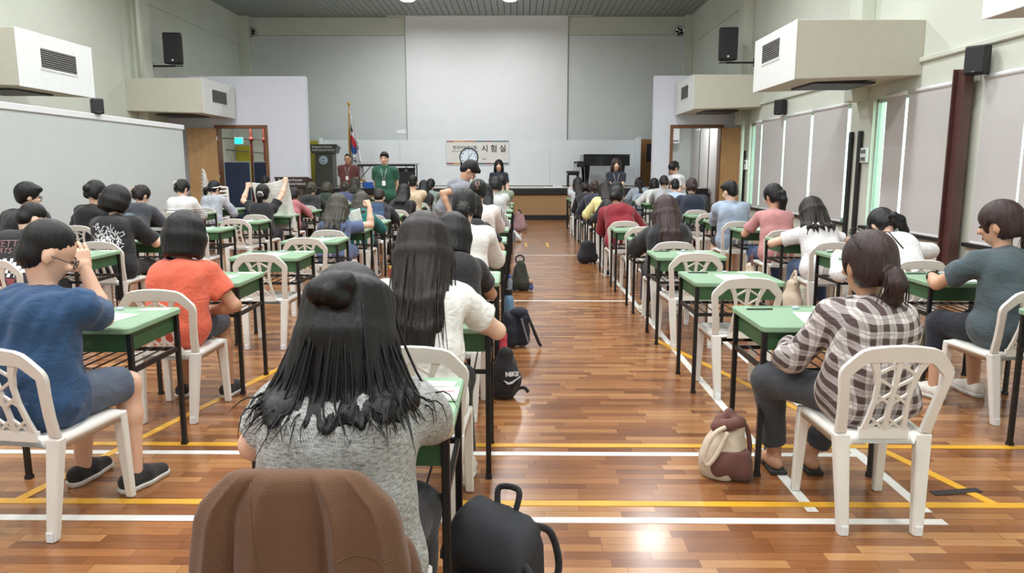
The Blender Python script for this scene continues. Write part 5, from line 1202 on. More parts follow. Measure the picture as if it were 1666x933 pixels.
# lanyards with cards
for root, xx, yy, zz in ((g_, xg, 15.3, 1.83), (b_, xb, 19.75, 1.88), (p_, xp, 17.0, 1.72)):
    top_ = root_top[root.name]; me = top_.data; bvh = BVHTree.FromPolygons([v.co for v in me.vertices], [q.vertices for q in me.polygons])
    def on(x_, z_):
        h_ = bvh.ray_cast(Vector((x_, -1, z_)), Vector((0, 1, 0))); return (x_, (h_[0].y if h_[0] else -0.12)-0.006, z_)
    m = MB()
    for s_ in (-1, 1): m.tube([on(s_*0.055*(1-t)+s_*0.006, zz-0.33-0.24*t) for t in (0, .25, .5, .75, 1)], 0.006, 6)
    m.build('lanyard', mat('lanyard_grey', srgb(176, 176, 170), 0.6), root, smooth=True)
    c_ = on(0, zz-0.62); box('name_badge', c_[0]-0.035, c_[0]+0.035, c_[1]-0.008, c_[1]-0.004, c_[2]-0.05, c_[2]+0.05, M_white, root, 0.002)
print('people done', len(PEOPLE), round(time.time()-T0, 1), sum(len(o.data.polygons) for o in bpy.data.objects if o.type == 'MESH'))
# ================================================================ fixed equipment of the hall
M_acw = mat('ac_white', srgb(232, 234, 232), 0.45, 0.02); M_acc = mat('ac_cream', srgb(200, 198, 184), 0.6, 0.02)
M_grille = mat('grille_grey', srgb(120, 116, 110), 0.5, 0.05)
def ac_unit(xs, xw, y0, y1, z0, z1, g0, g1, label):
    sgn = 1 if xw > xs else -1; e = empty('air_conditioner', (xw, y0, z0), 0, label, 'air conditioner', 'wall air conditioners')
    D = abs(xw-xs); X = lambda d: -sgn*d; L_ = y1-y0; hh = z1-z0
    m = MB(); m.hexa([(X(0.0), 0.05, 0.06), (X(D), 0.0, 0), (X(D), L_, 0), (X(0.0), L_-0.05, 0.06), (X(0.0), 0.05, hh), (X(D), 0, hh), (X(D), L_, hh), (X(0.0), L_-0.05, hh)]); m.build('casing', M_acc, e, 0.008)
    m = MB(); m.box(min(X(D), X(D+0.012)), max(X(D), X(D+0.012)), -0.005, L_+0.005, -0.005, hh+0.005); m.build('front_panel', M_acw, e, 0.003)
    (ga, za), (gb, zb) = g0, g1
    m = MB(); xo = X(D+0.02)
    for (a, b_, c, d) in ((ga, gb, za-0.03, za), (ga, gb, zb, zb+0.03), (ga-0.03, ga, za-0.03, zb+0.03), (gb, gb+0.03, za-0.03, zb+0.03)): m.box(min(xo, X(D+0.01)), max(xo, X(D+0.01)), a, b_, c, d)
    fr = m.build('grille_frame', M_acw, e)
    m = MB(); m.box(min(X(D+0.0121), X(D+0.0131)), max(X(D+0.0121), X(D+0.0131)), ga, gb, za, zb); m.build('grille_back', M_blackp, e)
    n = 9; sm_ = MB(); sm_.hexa([(X(D+0.013), ga, 0), (X(D+0.022), ga, -0.012), (X(D+0.022), gb, -0.012), (X(D+0.013), gb, 0), (X(D+0.013), ga, 0.004), (X(D+0.022), ga, -0.008), (X(D+0.022), gb, -0.008), (X(D+0.013), gb, 0.004)])
    sme = sm_.mesh('louvre'); sme.materials.append(M_grille)
    for i in range(n): link('louvre', sme, None, e, (0, 0, za+(zb-za)*(i+0.7)/n))
    m = MB(); m.box(min(X(D*0.25), X(D*0.75)), max(X(D*0.25), X(D*0.75)), L_*0.25, L_*0.75, -0.012, 0.02); m.build('intake', M_blackp, e)
    return e
ac_unit(3.87, XR, 10.77, 12.62, 2.75, 3.56, (0.65, 0.40), (1.45, 0.68), 'boxy cream wall air conditioner, nearer of the two above the blinds')
ac_unit(4.05, XR, 17.75, 19.72, 2.88, 3.67, (0.5, 0.32), (1.3, 0.62), 'boxy cream wall air conditioner above the open door leaf, by the blinds')
ac_unit(3.95, XR, 4.6, 6.62, 2.76, 3.6, (0.65, 0.3), (1.45, 0.6), 'boxy cream wall air conditioner cut off by the upper picture corner')
ac_unit(-7.46, XL, 17.75, 19.7, 2.80, 3.61, (0.5, 0.30), (1.4, 0.60), 'boxy cream wall air conditioner beside the big loudspeaker over the partition')
ac_unit(-7.6, XL, 11.46, 13.46, 2.75, 3.61, (0.55, 0.34), (1.5, 0.64), 'boxy cream wall air conditioner over the nearer end of the partition')
M_spk = mat('speaker_black', srgb(34, 36, 38), 0.6, 0.06, 30, 0.2, 300)
def pa_speaker(x, y, z, rz, wx, label):
    e = empty('loudspeaker', (x, y, z), rz, label, 'loudspeaker', 'wall loudspeakers')
    f = MB(); f.hexa([(-0.23, -0.02, -0.38), (0.23, -0.02, -0.38), (0.15, 0.34, -0.36), (-0.15, 0.34, -0.36), (-0.23, -0.02, 0.38), (0.23, -0.02, 0.38), (0.15, 0.34, 0.36), (-0.15, 0.34, 0.36)]); f.build('cabinet', M_blackp, e, 0.04, 3)
    box('speaker_grille', -0.205, 0.205, -0.045, -0.018, -0.35, 0.35, M_spk, e, 0.02, 2)
    m = MB(); m.lathe([(0.024, 0), (0.024, 0.006)], 16); bd = m.build('badge', M_white, e); bd.rotation_euler = (math.pi/2, 0, 0); bd.location = (0, -0.046, -0.29)
    m = MB(); inv = Matrix.Rotation(-rz, 3, 'Z'); wv = inv @ Vector((wx-x-math.copysign(0.09, wx-x), 0, 0)); m.bar((-0.18, 0.15, -0.41), (0.18, 0.15, -0.41), 0.06, 0.02); m.bar((0, 0.15, -0.41), (wv.x, wv.y+0.15, -0.41), 0.05, 0.04); m.box(wv.x-0.03, wv.x+0.03, wv.y+0.08, wv.y+0.22, -0.5, -0.3)
    m.build('bracket', M_black, e)
    return e
pa_speaker(-8.6, 18.85, 4.45, math.radians(8), XL, 'large black loudspeaker bracketed on the wall over the partition')
pa_speaker(4.9, 18.1, 4.41, math.radians(-6), XR, 'large black loudspeaker bracketed high on the wall over the blinds')
def small_speaker(x, y, z, rz, hgt, label, stand=False):
    e = empty('small_loudspeaker', (x, y, z), rz, label, 'loudspeaker', 'small wall loudspeakers'); w_ = hgt*0.36
    box('cabinet', -w_, w_, -0.16, 0.0, 0, hgt, M_blackp, e, 0.02, 2); box('speaker_grille', -w_*.88, w_*.88, -0.172, -0.158, hgt*0.06, hgt*0.94, M_spk, e, 0.01); box('badge', -0.02, 0.02, -0.175, -0.17, hgt*0.08, hgt*0.12, M_steel, e)
    return e
small_speaker(XR-0.06, 16.2, 2.64, math.radians(-90+28), 0.31, 'small black loudspeaker above the blinds near the open door')
small_speaker(XR-0.1, 9.3, 2.62, math.radians(-90+35), 0.34, 'small black loudspeaker beside the top of the red-brown column')
small_speaker(-6.82, 12.1, 2.37, math.radians(40), 0.24, 'small black loudspeaker standing on the white partition')
for i, px in enumerate((423, 1095)):
    e = empty('wall_fan', (px_x(px, 25.3), YB-0.06, 5.98), 0, ('round chrome vent fan high in the corner on the flag side', 'round chrome vent fan high in the corner on the piano side')[i], 'fan', 'vent fans')
    m = MB(); m.lathe([(0.13, 0.0), (0.16, 0.0), (0.16, 0.08), (0.13, 0.08), (0.13, 0.0)], 24); o = m.build('rim', M_chrome, e, smooth=True); o.rotation_euler = (math.pi/2, 0, 0)
    for k in range(5):
        a = 2*math.pi*k/5; m = MB(); m.hexa([(0.02*math.cos(a), -0.02, 0.02*math.sin(a)), (0.13*math.cos(a-.3), -0.03, 0.13*math.sin(a-.3)), (0.13*math.cos(a+.3), -0.01, 0.13*math.sin(a+.3)), (0.03*math.cos(a+.4), -0.01, 0.03*math.sin(a+.4))]+[(0.02*math.cos(a), -0.025, 0.02*math.sin(a)), (0.13*math.cos(a-.3), -0.035, 0.13*math.sin(a-.3)), (0.13*math.cos(a+.3), -0.015, 0.13*math.sin(a+.3)), (0.03*math.cos(a+.4), -0.015, 0.03*math.sin(a+.4))]); m.build('blade', M_chrome, e)
    m = MB(); m.lathe([(0.03, 0), (0.03, 0.05)], 12); o = m.build('hub', M_chrome, e); o.rotation_euler = (math.pi/2, 0, 0)
    m = MB(); m.lathe([(0.13, -0.005), (0.13, 0.0)], 20); o = m.build('duct_back', M_blackp, e); o.rotation_euler = (math.pi/2, 0, 0)
# small white rectangle on the back wall panel
o = box('wall_rectangle', px_x(649, 25.4), px_x(663, 25.4), YB-0.065, YB-0.05, 2.68, 2.80, mat('notice_white', srgb(250, 250, 248), 0.4, 0.01)); tag(o, 'small bright white rectangle on the back wall panel', 'notice')
# ================================================================ stage furniture
SZ = 0.935
e = empty('exam_banner', (px_x(778, 24.86), 24.88, 1.66), 0, 'white Korean exam banner with coloured edge stripes on the backdrop', 'banner')
bw, bh = 1.035, 0.76
box('banner_cloth', -bw, bw, -0.012, -0.004, 0, bh, mat('banner_cloth', srgb(226, 224, 220), 0.7, 0.04, 6, 0.1, 12), e)
for z0 in (0.0, bh-0.035):
    for (a, b_, c) in ((-1, -.78, (150, 40, 46)), (-.78, -.4, (214, 150, 70)), (-.4, -.06, (196, 84, 64)), (-.06, .28, (60, 96, 120)), (.28, .44, (140, 44, 50)), (.44, 1, (70, 96, 112))): box('edge_stripe', a*bw, b_*bw, -0.016, -0.012, z0, z0+0.035, mat('stripe_%d_%d' % c[:2], srgb(*c), 0.7), e)
M_ink = mat('ink', srgb(44, 38, 42), 0.7); RX = (math.pi/2, 0, 0)
text_obj('lettering', '한국어능력시험', 0.125, M_ink, (-0.42, -0.014, 0.53), RX, e, bold=0.0015); text_obj('lettering', 'Test of Proficiency in Korean', 0.075, M_ink, (-0.42, -0.014, 0.42), RX, e)
text_obj('lettering', '시 험 실', 0.25, M_ink, (0.54, -0.014, 0.49), RX, e, bold=0.004); text_obj('lettering', 'SKIS', 0.06, M_ink, (0.22, -0.014, 0.16), RX, e, bold=0.001)
# clock on a pole
Yk = 19.0; e = empty('pole_clock', (px_x(764, Yk), Yk, 0), 0, 'round black-rimmed clock on a tall pole before the banner', 'clock')
zc_ = 1.79; rc = 0.235
m = MB(); m.lathe([(0.0, 0.0), (rc*.93, 0.0), (rc*.93, 0.004)], 40); o = m.build('dial', mat('dial_blue_white', srgb(220, 234, 246), 0.4), e); o.rotation_euler = RX; o.location = (0, -0.035, zc_)
m = MB(); m.lathe([(rc*.9, 0.0), (rc*.9, 0.05), (rc, 0.05), (rc*1.04, 0.0), (rc, -0.03), (0.01, -0.03)], 40); o = m.build('rim', M_blackp, e, smooth=False); o.rotation_euler = RX; o.location = (0, 0, zc_)
for i in range(1, 13):
    a = math.radians(30*i); text_obj('numeral', str(i), 0.062, M_ink, (0.178*math.sin(a), -0.041, zc_+0.178*math.cos(a)), RX, e, bold=0.001)
for L_, a, wd in ((0.11, 180+25, 0.016), (0.15, 42, 0.010), (0.12, 0, 0.006)):
    a = math.radians(a); m = MB(); m.bar((0, -0.045, zc_), (L_*math.sin(a), -0.045, zc_+L_*math.cos(a)), 0.004, wd); m.build('hand', M_ink, e)
m = MB(); m.tube([(0, 0.02, 0.03), (0, 0.02, zc_-0.15)], 0.016, 10); m.build('pole', M_steel, e, smooth=True)
m = MB(); m.lathe([(0.2, 0), (0.2, 0.02), (0.03, 0.05)], 24); m.build('base', M_blackp, e, smooth=False)
box('clock_case', -0.22, 0.22, 0.03, 0.1, zc_-0.34, zc_-0.02, M_blackp, e, 0.02)
# grand piano
M_pno = mat('piano_black', srgb(20, 20, 22), 0.12, 0.1, 4); Yp = 23.6; X0 = px_x(936, Yp)
e = empty('grand_piano', (X0, Yp, SZ), 0, 'black grand piano with closed lid standing on the stage', 'piano')
out = [(0.22, -0.35)] + [(0.22+1.42*t, -0.35+0.10*t) for t in (0.25, 0.5, 0.75)] + [(1.66, -0.15), (1.70, 0.05), (1.60, 0.3), (1.35, 0.42), (1.1, 0.55), (0.8, 0.85), (0.5, 0.98), (0.22, 1.0)]
def prism(m, pts, z0, z1):
    n = len(pts); m.add([(x, y, z0) for x, y in pts]+[(x, y, z1) for x, y in pts], [tuple(range(n))[::-1], tuple(range(n, 2*n))]+[(i, (i+1) % n, n+(i+1) % n, n+i) for i in range(n)])
m = MB(); prism(m, out, 0.66, 0.98); m.build('case', M_pno, e, 0.012, 2)
m = MB(); prism(m, [(x-0.01 if x < 0.3 else x+0.015, y*1.02) for x, y in out], 0.985, 1.015); m.build('lid', M_pno, e, 0.006)
m = MB(); m.box(0.0, 0.22, -0.35, 1.0, 0.62, 0.72); m.box(0.0, 0.23, -0.36, -0.3, 0.62, 0.80); m.box(0.0, 0.23, 0.95, 1.01, 0.62, 0.80); m.box(0.2, 0.24, -0.35, 1.0, 0.72, 0.98); m.build('keybed', M_pno, e, 0.008)
m = MB(); m.box(0.02, 0.17, -0.28, 0.93, 0.72, 0.74); ke = m.build('white_keys', M_white, e); m = MB()
for i in range(36): m.box(0.08, 0.17, -0.26+i*0.033, -0.248+i*0.033, 0.74, 0.752)
m.build('black_keys', M_pno, ke)
for (x, y) in ((0.32, -0.22), (0.32, 0.85), (1.45, 0.1)):
    m = MB(); m.hexa([(x-0.045, y-0.045, 0.06), (x+0.045, y-0.045, 0.06), (x+0.045, y+0.045, 0.06), (x-0.045, y+0.045, 0.06), (x-0.09, y-0.09, 0.66), (x+0.09, y-0.09, 0.66), (x+0.09, y+0.09, 0.66), (x-0.09, y+0.09, 0.66)]); l = m.build('leg', M_pno, e, 0.01)
    m = MB(); m.tube([(x-0.02, y, 0.03), (x+0.02, y, 0.03)], 0.03, 12); m.build('caster', M_chrome, l, smooth=True)
m = MB(); m.tube([(0.36, 0.28, 0.66), (0.34, 0.28, 0.12)], 0.018, 8); m.tube([(0.36, 0.4, 0.66), (0.34, 0.4, 0.12)], 0.018, 8); m.box(0.2, 0.38, 0.22, 0.46, 0.06, 0.13); m.build('pedal_lyre', M_pno, e)
e = empty('piano_stool', (X0-0.1, Yp+0.05, SZ), 0, 'black piano stool standing at the keyboard end of the piano', 'stool')
box('cushion', -0.19, 0.19, -0.3, 0.3, 0.42, 0.5, M_blackp, e, 0.02, 2); box('seat_frame', -0.18, 0.18, -0.29, 0.29, 0.37, 0.42, M_pno, e)
for sx in (-1, 1):
    for sy in (-1, 1): box('leg', sx*0.15-0.022, sx*0.15+0.022, sy*0.25-0.022, sy*0.25+0.022, 0, 0.37, M_pno, e)
# folding table on the stage with a black case under it
e = empty('folding_table', (px_x(634, 22.9), 22.9, SZ), 0, 'grey folding table with black legs standing on the stage', 'table')
box('table_top', -0.93, 0.93, -0.36, 0.36, 0.70, 0.735, mat('table_grey', srgb(196, 198, 198), 0.5), e, 0.006); box('apron', -0.88, 0.88, -0.33, -0.31, 0.64, 0.70, M_black, e)
for sx in (-1, 1):
    for sy in (-1, 1): m = MB(); m.tube([(sx*0.84, sy*0.28, 0), (sx*0.84, sy*0.28, 0.70)], 0.018, 8); m.build('leg', M_black, e, smooth=True)
    m = MB(); m.tube([(sx*0.84, -0.28, 0.12), (sx*0.84, 0.28, 0.12)], 0.012, 8); m.tube([(sx*0.84, 0, 0.3), (sx*0.5, 0, 0.69)], 0.012, 8); m.build('brace', M_black, e, smooth=True)
e = empty('equipment_case', (px_x(664, 22.95), 22.95, SZ), 0, 'dark equipment case standing under the folding table', 'case')
box('case_body', -0.24, 0.24, -0.16, 0.16, 0, 0.52, M_blackp, e, 0.02); box('case_lid', -0.245, 0.245, -0.165, 0.165, 0.52, 0.60, M_black, e, 0.01); box('latch', -0.04, 0.04, -0.175, -0.16, 0.48, 0.55, M_steel, e)
e = empty('blue_crate', (px_x(606, 22.25), 22.25, SZ), 0, 'bright blue plastic crate with papers on the stage edge', 'crate')
M_blue = mat('crate_blue', srgb(46, 108, 206), 0.5)
m = MB(); m.box(-0.2, 0.2, -0.14, 0.14, 0, 0.02); m.box(-0.2, 0.2, -0.14, -0.125, 0.02, 0.16); m.box(-0.2, 0.2, 0.125, 0.14, 0.02, 0.16); m.box(-0.2, -0.185, -0.125, 0.125, 0.02, 0.16); m.box(0.185, 0.2, -0.125, 0.125, 0.02, 0.16); m.build('crate_body', M_blue, e)
m = MB(); m.box(-0.22, 0.22, -0.16, -0.13, 0.15, 0.175); m.box(-0.22, 0.22, 0.13, 0.16, 0.15, 0.175); m.box(-0.22, -0.185, -0.13, 0.13, 0.15, 0.175); m.box(0.185, 0.22, -0.13, 0.13, 0.15, 0.175); m.build('crate_rim', M_blue, e)
o = box('paper_stack', -0.12, 0.14, -0.1, 0.1, 0.02, 0.235, M_paper, None); o.location = (px_x(606, 22.25), 22.25, SZ); tag(o, 'thick white paper stack standing in the blue crate', 'paper')
# lecterns
M_lect = mat('lectern_olive_black', srgb(66, 68, 58), 0.4, 0.05); M_lect2 = mat('lectern_brown', srgb(70, 60, 56), 0.4, 0.05)
def lectern(x, y, z, hgt, mt, label, emblem):
    e = empty('lectern', (x, y, z), 0, label, 'lectern', 'school lecterns')
    m = MB(); m.hexa([(-0.27, -0.2, 0), (0.27, -0.2, 0), (0.3, 0.25, 0), (-0.3, 0.25, 0), (-0.27, -0.12, hgt-0.3), (0.27, -0.12, hgt-0.3), (0.3, 0.25, hgt-0.3), (-0.3, 0.25, hgt-0.3)]); m.build('pedestal', mt, e, 0.01)
    m = MB(); m.hexa([(-0.36, -0.16, hgt-0.3), (0.36, -0.16, hgt-0.3), (0.36, 0.3, hgt-0.3), (-0.36, 0.3, hgt-0.3), (-0.44, -0.2, hgt-0.02), (0.44, -0.2, hgt-0.02), (0.44, 0.32, hgt-0.1), (-0.44, 0.32, hgt-0.1)]); m.build('head_box', mt, e, 0.012)
    for i, t in enumerate(('Singapore Korean', 'International School')): text_obj('lettering', t, 0.085, M_white, (-0.02+0.04*i, -0.205, hgt-0.1-0.095*i), RX, e)
    box('base', -0.34, 0.34, -0.25, 0.3, 0, 0.05, mt, e, 0.01)
    if emblem:
        m = MB(); m.lathe([(0.001, 0.0), (0.135, 0.0), (0.135, 0.012)], 32); o = m.build('emblem_disc', mat('emblem_pale', srgb(206, 220, 226), 0.5), e); o.rotation_euler = (math.pi/2-0.09, 0, 0); o.location = (0, -0.165, hgt-0.5)
        M_eb = mat('emblem_blue', srgb(62, 110, 140), 0.5)
        m = MB(); m.tube([(0.115*math.cos(a), -0.008, 0.115*math.sin(a)) for a in np.linspace(0, 2*math.pi, 33)], 0.008, 6); m.tube([(0.06*math.cos(a), -0.01, 0.06*math.sin(a)-0.01) for a in np.linspace(0.6, 5.2, 20)], 0.014, 6); m.tube([(0.0, -0.01, 0.02), (0.06, -0.01, -0.02), (0.0, -0.01, -0.06)], 0.012, 6)
        o2 = m.build('emblem_mark', M_eb, o); o2.rotation_euler = (-math.pi/2, 0, 0); o2.location = (0, 0, 0.012)
    return e
lectern(px_x(529, 23.0)+0.06, 23.0, SZ, 1.33, M_lect, 'tall dark olive school lectern with round emblem on the stage', True)
lectern(px_x(482, 19.2), 19.1, 0, 1.32, M_lect2, 'dark brown school lectern on the floor before the stage wall', False)
# national flag on its pole
Yg = 23.2; e = empty('flag_stand', (px_x(574, Yg), Yg, SZ), 0, 'white national flag with gold fringe draped on a tall pole', 'flag')
M_gold = mat('gold', srgb(206, 160, 60), 0.35, 0.08, 10, metal=0.3)
m = MB(); m.tube([(0, 0, 0.05), (0, 0, 2.42)], 0.017, 10); m.build('pole', mat('pole_wood', srgb(150, 112, 60), 0.4), e, smooth=True)
m = MB(); m.lathe([(0.01, 0), (0.02, 0.03), (0.012, 0.05), (0.045, 0.09), (0.055, 0.12), (0.045, 0.15), (0.005, 0.17)], 14, (0, 0, 2.42)); m.build('finial', M_gold, e, smooth=True)
m = MB(); m.lathe([(0.2, 0), (0.2, 0.03), (0.05, 0.08), (0.03, 0.12)], 20); m.build('base', M_steel, e)
nu, nv = 40, 60; fw_ = []; 
def flag_pt(u, v):      # u 0..1 from the pole, v 0 top .. 1 bottom
    spread = 0.10+0.36*(v**0.8); x = u*spread+0.012*math.sin(9*v); y = 0.06*math.sin(u*11+1.5*v)*(0.3+v)-0.03
    return (x-0.02*v, y, 2.36-1.95*v-0.28*u*(1-0.25*v))
V = [flag_pt(i/nu, j/nv) for j in range(nv+1) for i in range(nu+1)]
def flag_col(u, v):
    x_, z_ = u, v
    if 0.34 < v < 0.66:
        cu, cv = (u-0.34)/0.36, (v-0.50)/0.145
        if cu*cu+cv*cv < 1: return 1 if cv < 0.18*math.sin(cu*3.1) else 2
    for (u0, u1, v0, v1, gaps) in ((0.12, 0.45, 0.20, 0.31, 3), (0.1, 0.5, 0.70, 0.82, 3), (0.62, 0.95, 0.70, 0.82, 3), (0.78, 0.98, 0.38, 0.52, 3)):
        if u0 < u < u1 and v0 < v < v1 and ((v-v0)/(v1-v0)*gaps) % 1 < 0.6 and not (v0 > 0.6 and abs(u-(u0+u1)/2) < 0.03): return 3
    return 0
parts_ = {0: [], 1: [], 2: [], 3: []}
for j in range(nv):
    for i in range(nu): parts_[flag_col((i+.5)/nu, (j+.5)/nv)].append((j*(nu+1)+i, j*(nu+1)+i+1, (j+1)*(nu+1)+i+1, (j+1)*(nu+1)+i))
me = bpy.data.meshes.new('flag_cloth'); allf = [f for k in range(4) for f in parts_[k]]; me.from_pydata(V, [], allf)
for c in ((230, 230, 232), (196, 44, 56), (44, 78, 158), (26, 26, 30)): me.materials.append(cloth('flag_%d' % c[0], c))
me.polygons.foreach_set('material_index', [k for k in range(4) for f in parts_[k]]); me.shade_smooth(); fo = link('flag_cloth', me, None, e)
fo.modifiers.new('thick', 'SOLIDIFY').thickness = 0.003
m = MB(); m.tube([tuple(Vector(flag_pt(0, t))+Vector((-0.02, 0, 0))) for t in np.linspace(0, 1, 20)], 0.02, 6); m.tube([tuple(Vector(flag_pt(t, 1))+Vector((0, 0, -0.03))) for t in np.linspace(0, 1, 20)], 0.035, 6); m.build('fringe', M_gold, e, smooth=True)
# ================================================================ bags, bottles and clothes
def soft(name, f, mt, parent): V, Q = f.mesh(); return link(name, np_mesh(name, V, Q, mt), None, parent)
def base_cut(D, ax): return np.maximum(D, (0.002-ax[2])[None, None, :])
def roundbox(f, x0, x1, y0, y1, z0, z1, r, k=0.03):
    for x in (x0, x1):
        for y in (y0, y1): f.cone((x, y, z0), (x, y, z1), r, r, k=k)
    f.cone((x0, y0, (z0+z1)/2), (x1, y1, (z0+z1)/2), r, k=k); f.cone((x0, y1, (z0+z1)/2), (x1, y0, (z0+z1)/2), r, k=k); f.cone((x0, (y0+y1)/2, z1), (x1, (y0+y1)/2, z1), r, k=k); f.cone((x0, (y0+y1)/2, z0), (x1, (y0+y1)/2, z0), r, k=k)
M_bagbrown = cloth('bag_brown', (104, 66, 58), fold=.15); M_bagcream = cloth('bag_cream', (206, 190, 168), fold=.15); M_bagblack = cloth('bag_black', (34, 35, 40), fold=.12); M_bagnavy = cloth('bag_navy', (34, 38, 52)); M_bagolive = cloth('bag_olive', (58, 62, 54)); M_bagdark = cloth('bag_dark', (28, 28, 30))
def strap(pts, r, mt, parent, name='strap', flat=0.004):
    pts = [Vector(p) for p in pts]; m = MB(); b = 0
    P_ = []
    for t in np.linspace(0, len(pts)-1.001, 22):
        k = int(t); a = t-k; q0, q1, q2, q3 = pts[max(k-1, 0)], pts[k], pts[k+1], pts[min(k+2, len(pts)-1)]
        P_.append(0.5*((2*q1)+(-q0+q2)*a+(2*q0-5*q1+4*q2-q3)*a*a+(-q0+3*q1-3*q2+q3)*a**3))
    m.tube(P_, r, 8); return m.build(name, mt, parent, smooth=True)
# brown and cream tote
e = empty('tote_bag', (1.03, 3.47, 0), 0, 'brown and cream tote bag slumped beside the plaid person desk leg', 'bag')
f = Field(0.006, 0.04); f.chain([(-0.07, 0, 0.05), (-0.02, 0, 0.04), (0.06, 0, 0.05)], [0.062, 0.07, 0.062]); f.cone((-0.08, 0.0, 0.1), (0.0, 0.02, 0.24), 0.06, 0.05); f.cone((0.06, 0, 0.1), (0.03, 0.02, 0.27), 0.055, 0.035); f.cone((0.0, -0.03, 0.08), (0.0, 0.0, 0.2), 0.07, 0.05); f.post += [wrinkle(0.006, 3), base_cut]; soft('bag_body', f, M_bagcream, e)
f = Field(0.006, 0.03); f.cone((-0.05, -0.035, 0.06), (0.03, -0.035, 0.055), 0.064, 0.066); f.cone((-0.03, -0.035, 0.10), (0.03, -0.03, 0.11), 0.062, 0.06); f.post += [wrinkle(0.006, 8), base_cut, lambda D, ax: np.maximum(D, (ax[2]-0.15)[None, None, :])]; soft('front_pocket', f, M_bagbrown, e)
f = Field(0.006, 0.02); f.chain([(-0.06, 0.0, 0.25), (-0.01, -0.03, 0.275), (0.05, 0.0, 0.28), (0.01, 0.05, 0.30), (-0.04, 0.03, 0.28)], [0.018, 0.02, 0.024, 0.022, 0.018]); f.post.append(wrinkle(0.006, 5)); soft('rim', f, M_bagbrown, e)
strap([(-0.04, -0.06, 0.27), (-0.10, -0.08, 0.24), (-0.145, -0.09, 0.13), (-0.125, -0.09, 0.09), (-0.08, -0.09, 0.15), (-0.03, -0.07, 0.25)], 0.011, M_bagcream, e); strap([(0.03, 0.0, 0.29), (0.08, 0.0, 0.25), (0.105, 0.01, 0.15), (0.1, 0.01, 0.08)], 0.012, M_bagbrown, e)
# foreground backpack
e = empty('backpack', (-0.075, 2.28, 0), math.radians(-30), 'big black backpack on the floor in the foreground by the aisle', 'backpack')
M_pack = mat('pack_canvas', srgb(36, 37, 42), 0.75, 0.08, 10, 0.25, 260)
def shell(m, secs):   # loft of rounded rectangles (z, half width, y front, y back)
    n = 28; b = len(m.v)
    for (z, hw, yf, yb, dz) in secs:
        cy, hd = (yf+yb)/2, (yb-yf)/2
        for i in range(n):
            a = 2*math.pi*i/n; ca, sa = math.cos(a), math.sin(a); x = math.copysign(abs(ca)**0.45, ca)*hw; y = cy+math.copysign(abs(sa)**0.45, sa)*hd
            m.v.append((x, y, z+dz*(x/hw if hw else 0)+0.004*math.sin(7*x/0.1+z*40)))
    for j in range(len(secs)-1):
        for i in range(n): m.f.append((b+j*n+i, b+j*n+(i+1) % n, b+(j+1)*n+(i+1) % n, b+(j+1)*n+i))
    m.f.append(tuple(b+i for i in range(n))[::-1]); m.f.append(tuple(b+(len(secs)-1)*n+i for i in range(n)))
m = MB(); shell(m, [(0.004, 0.12, -0.07, 0.08, 0), (0.03, 0.145, -0.09, 0.095, 0), (0.18, 0.15, -0.10, 0.10, -.005), (0.28, 0.145, -0.09, 0.10, -.012), (0.335, 0.13, -0.06, 0.09, -.02), (0.355, 0.09, -0.03, 0.06, -.02)]); m.build('pack_body', M_pack, e, smooth=True)
m = MB(); shell(m, [(0.235, 0.152, -0.118, -0.098, 0), (0.25, 0.156, -0.122, -0.06, -.005), (0.29, 0.153, -0.112, 0.02, -.012), (0.345, 0.140, -0.075, 0.085, -.02), (0.372, 0.115, -0.035, 0.075, -.02), (0.378, 0.07, -0.01, 0.05, -.02)]); m.build('flap', M_pack, e, smooth=True)
m = MB(); shell(m, [(0.01, 0.10, -0.145, -0.09, 0), (0.03, 0.112, -0.155, -0.09, 0), (0.15, 0.112, -0.155, -0.095, 0), (0.19, 0.10, -0.135, -0.095, 0), (0.20, 0.08, -0.12, -0.1, 0)]); m.build('front_pocket', M_pack, e, smooth=True)
strap([(-0.09, 0.09, 0.33), (-0.14, 0.15, 0.30), (-0.18, 0.16, 0.18), (-0.14, 0.11, 0.05)], 0.013, M_bagdark, e); strap([(0.09, 0.09, 0.32), (0.13, 0.14, 0.28), (0.16, 0.14, 0.16), (0.13, 0.1, 0.05)], 0.013, M_bagdark, e)
strap([(-0.04, 0.07, 0.37), (-0.05, 0.10, 0.42), (0.02, 0.11, 0.42), (0.03, 0.07, 0.36)], 0.011, M_bagdark, e, 'carry_handle'); strap([(0.145, -0.07, 0.27), (0.175, -0.09, 0.26), (0.19, -0.095, 0.23)], 0.012, M_bagdark, e, 'compression_tab')
m = MB(); m.tube([(-0.10, -0.158, 0.135), (0.0, -0.161, 0.14), (0.10, -0.158, 0.135)], 0.004, 6); m.build('zip', M_blackp, e, smooth=True)
# black drawstring bag with white mark
e = empty('drawstring_bag', (-0.10, 4.72, 0), math.radians(12), 'black drawstring bag with a white sports logo by the aisle desks', 'bag')
f = Field(0.006, 0.04); f.chain([(0, 0, 0.08), (0, 0, 0.16), (0.0, 0, 0.29)], [0.09, 0.098, 0.055]); f.ell((0, 0, 0.1), EYE3, (0.11, 0.075, 0.1)); f.post += [wrinkle(0.005, 12), base_cut]; soft('bag_body', f, M_bagdark, e)
m = MB(); sw_ = [(-0.055, 0.145), (-0.03, 0.118), (0.0, 0.122), (0.058, 0.165), (0.005, 0.137), (-0.02, 0.132), (-0.038, 0.140)]
n_ = len(sw_); yy = lambda x: -0.101+0.9*x*x
m.add([(x+0.03, yy(x)-0.004, z) for x, z in sw_]+[(x+0.03, yy(x)+0.01, z) for x, z in sw_], [tuple(range(n_)), tuple(range(n_, 2*n_))[::-1]]+[(i, (i+1) % n_, n_+(i+1) % n_, n_+i) for i in range(n_)])
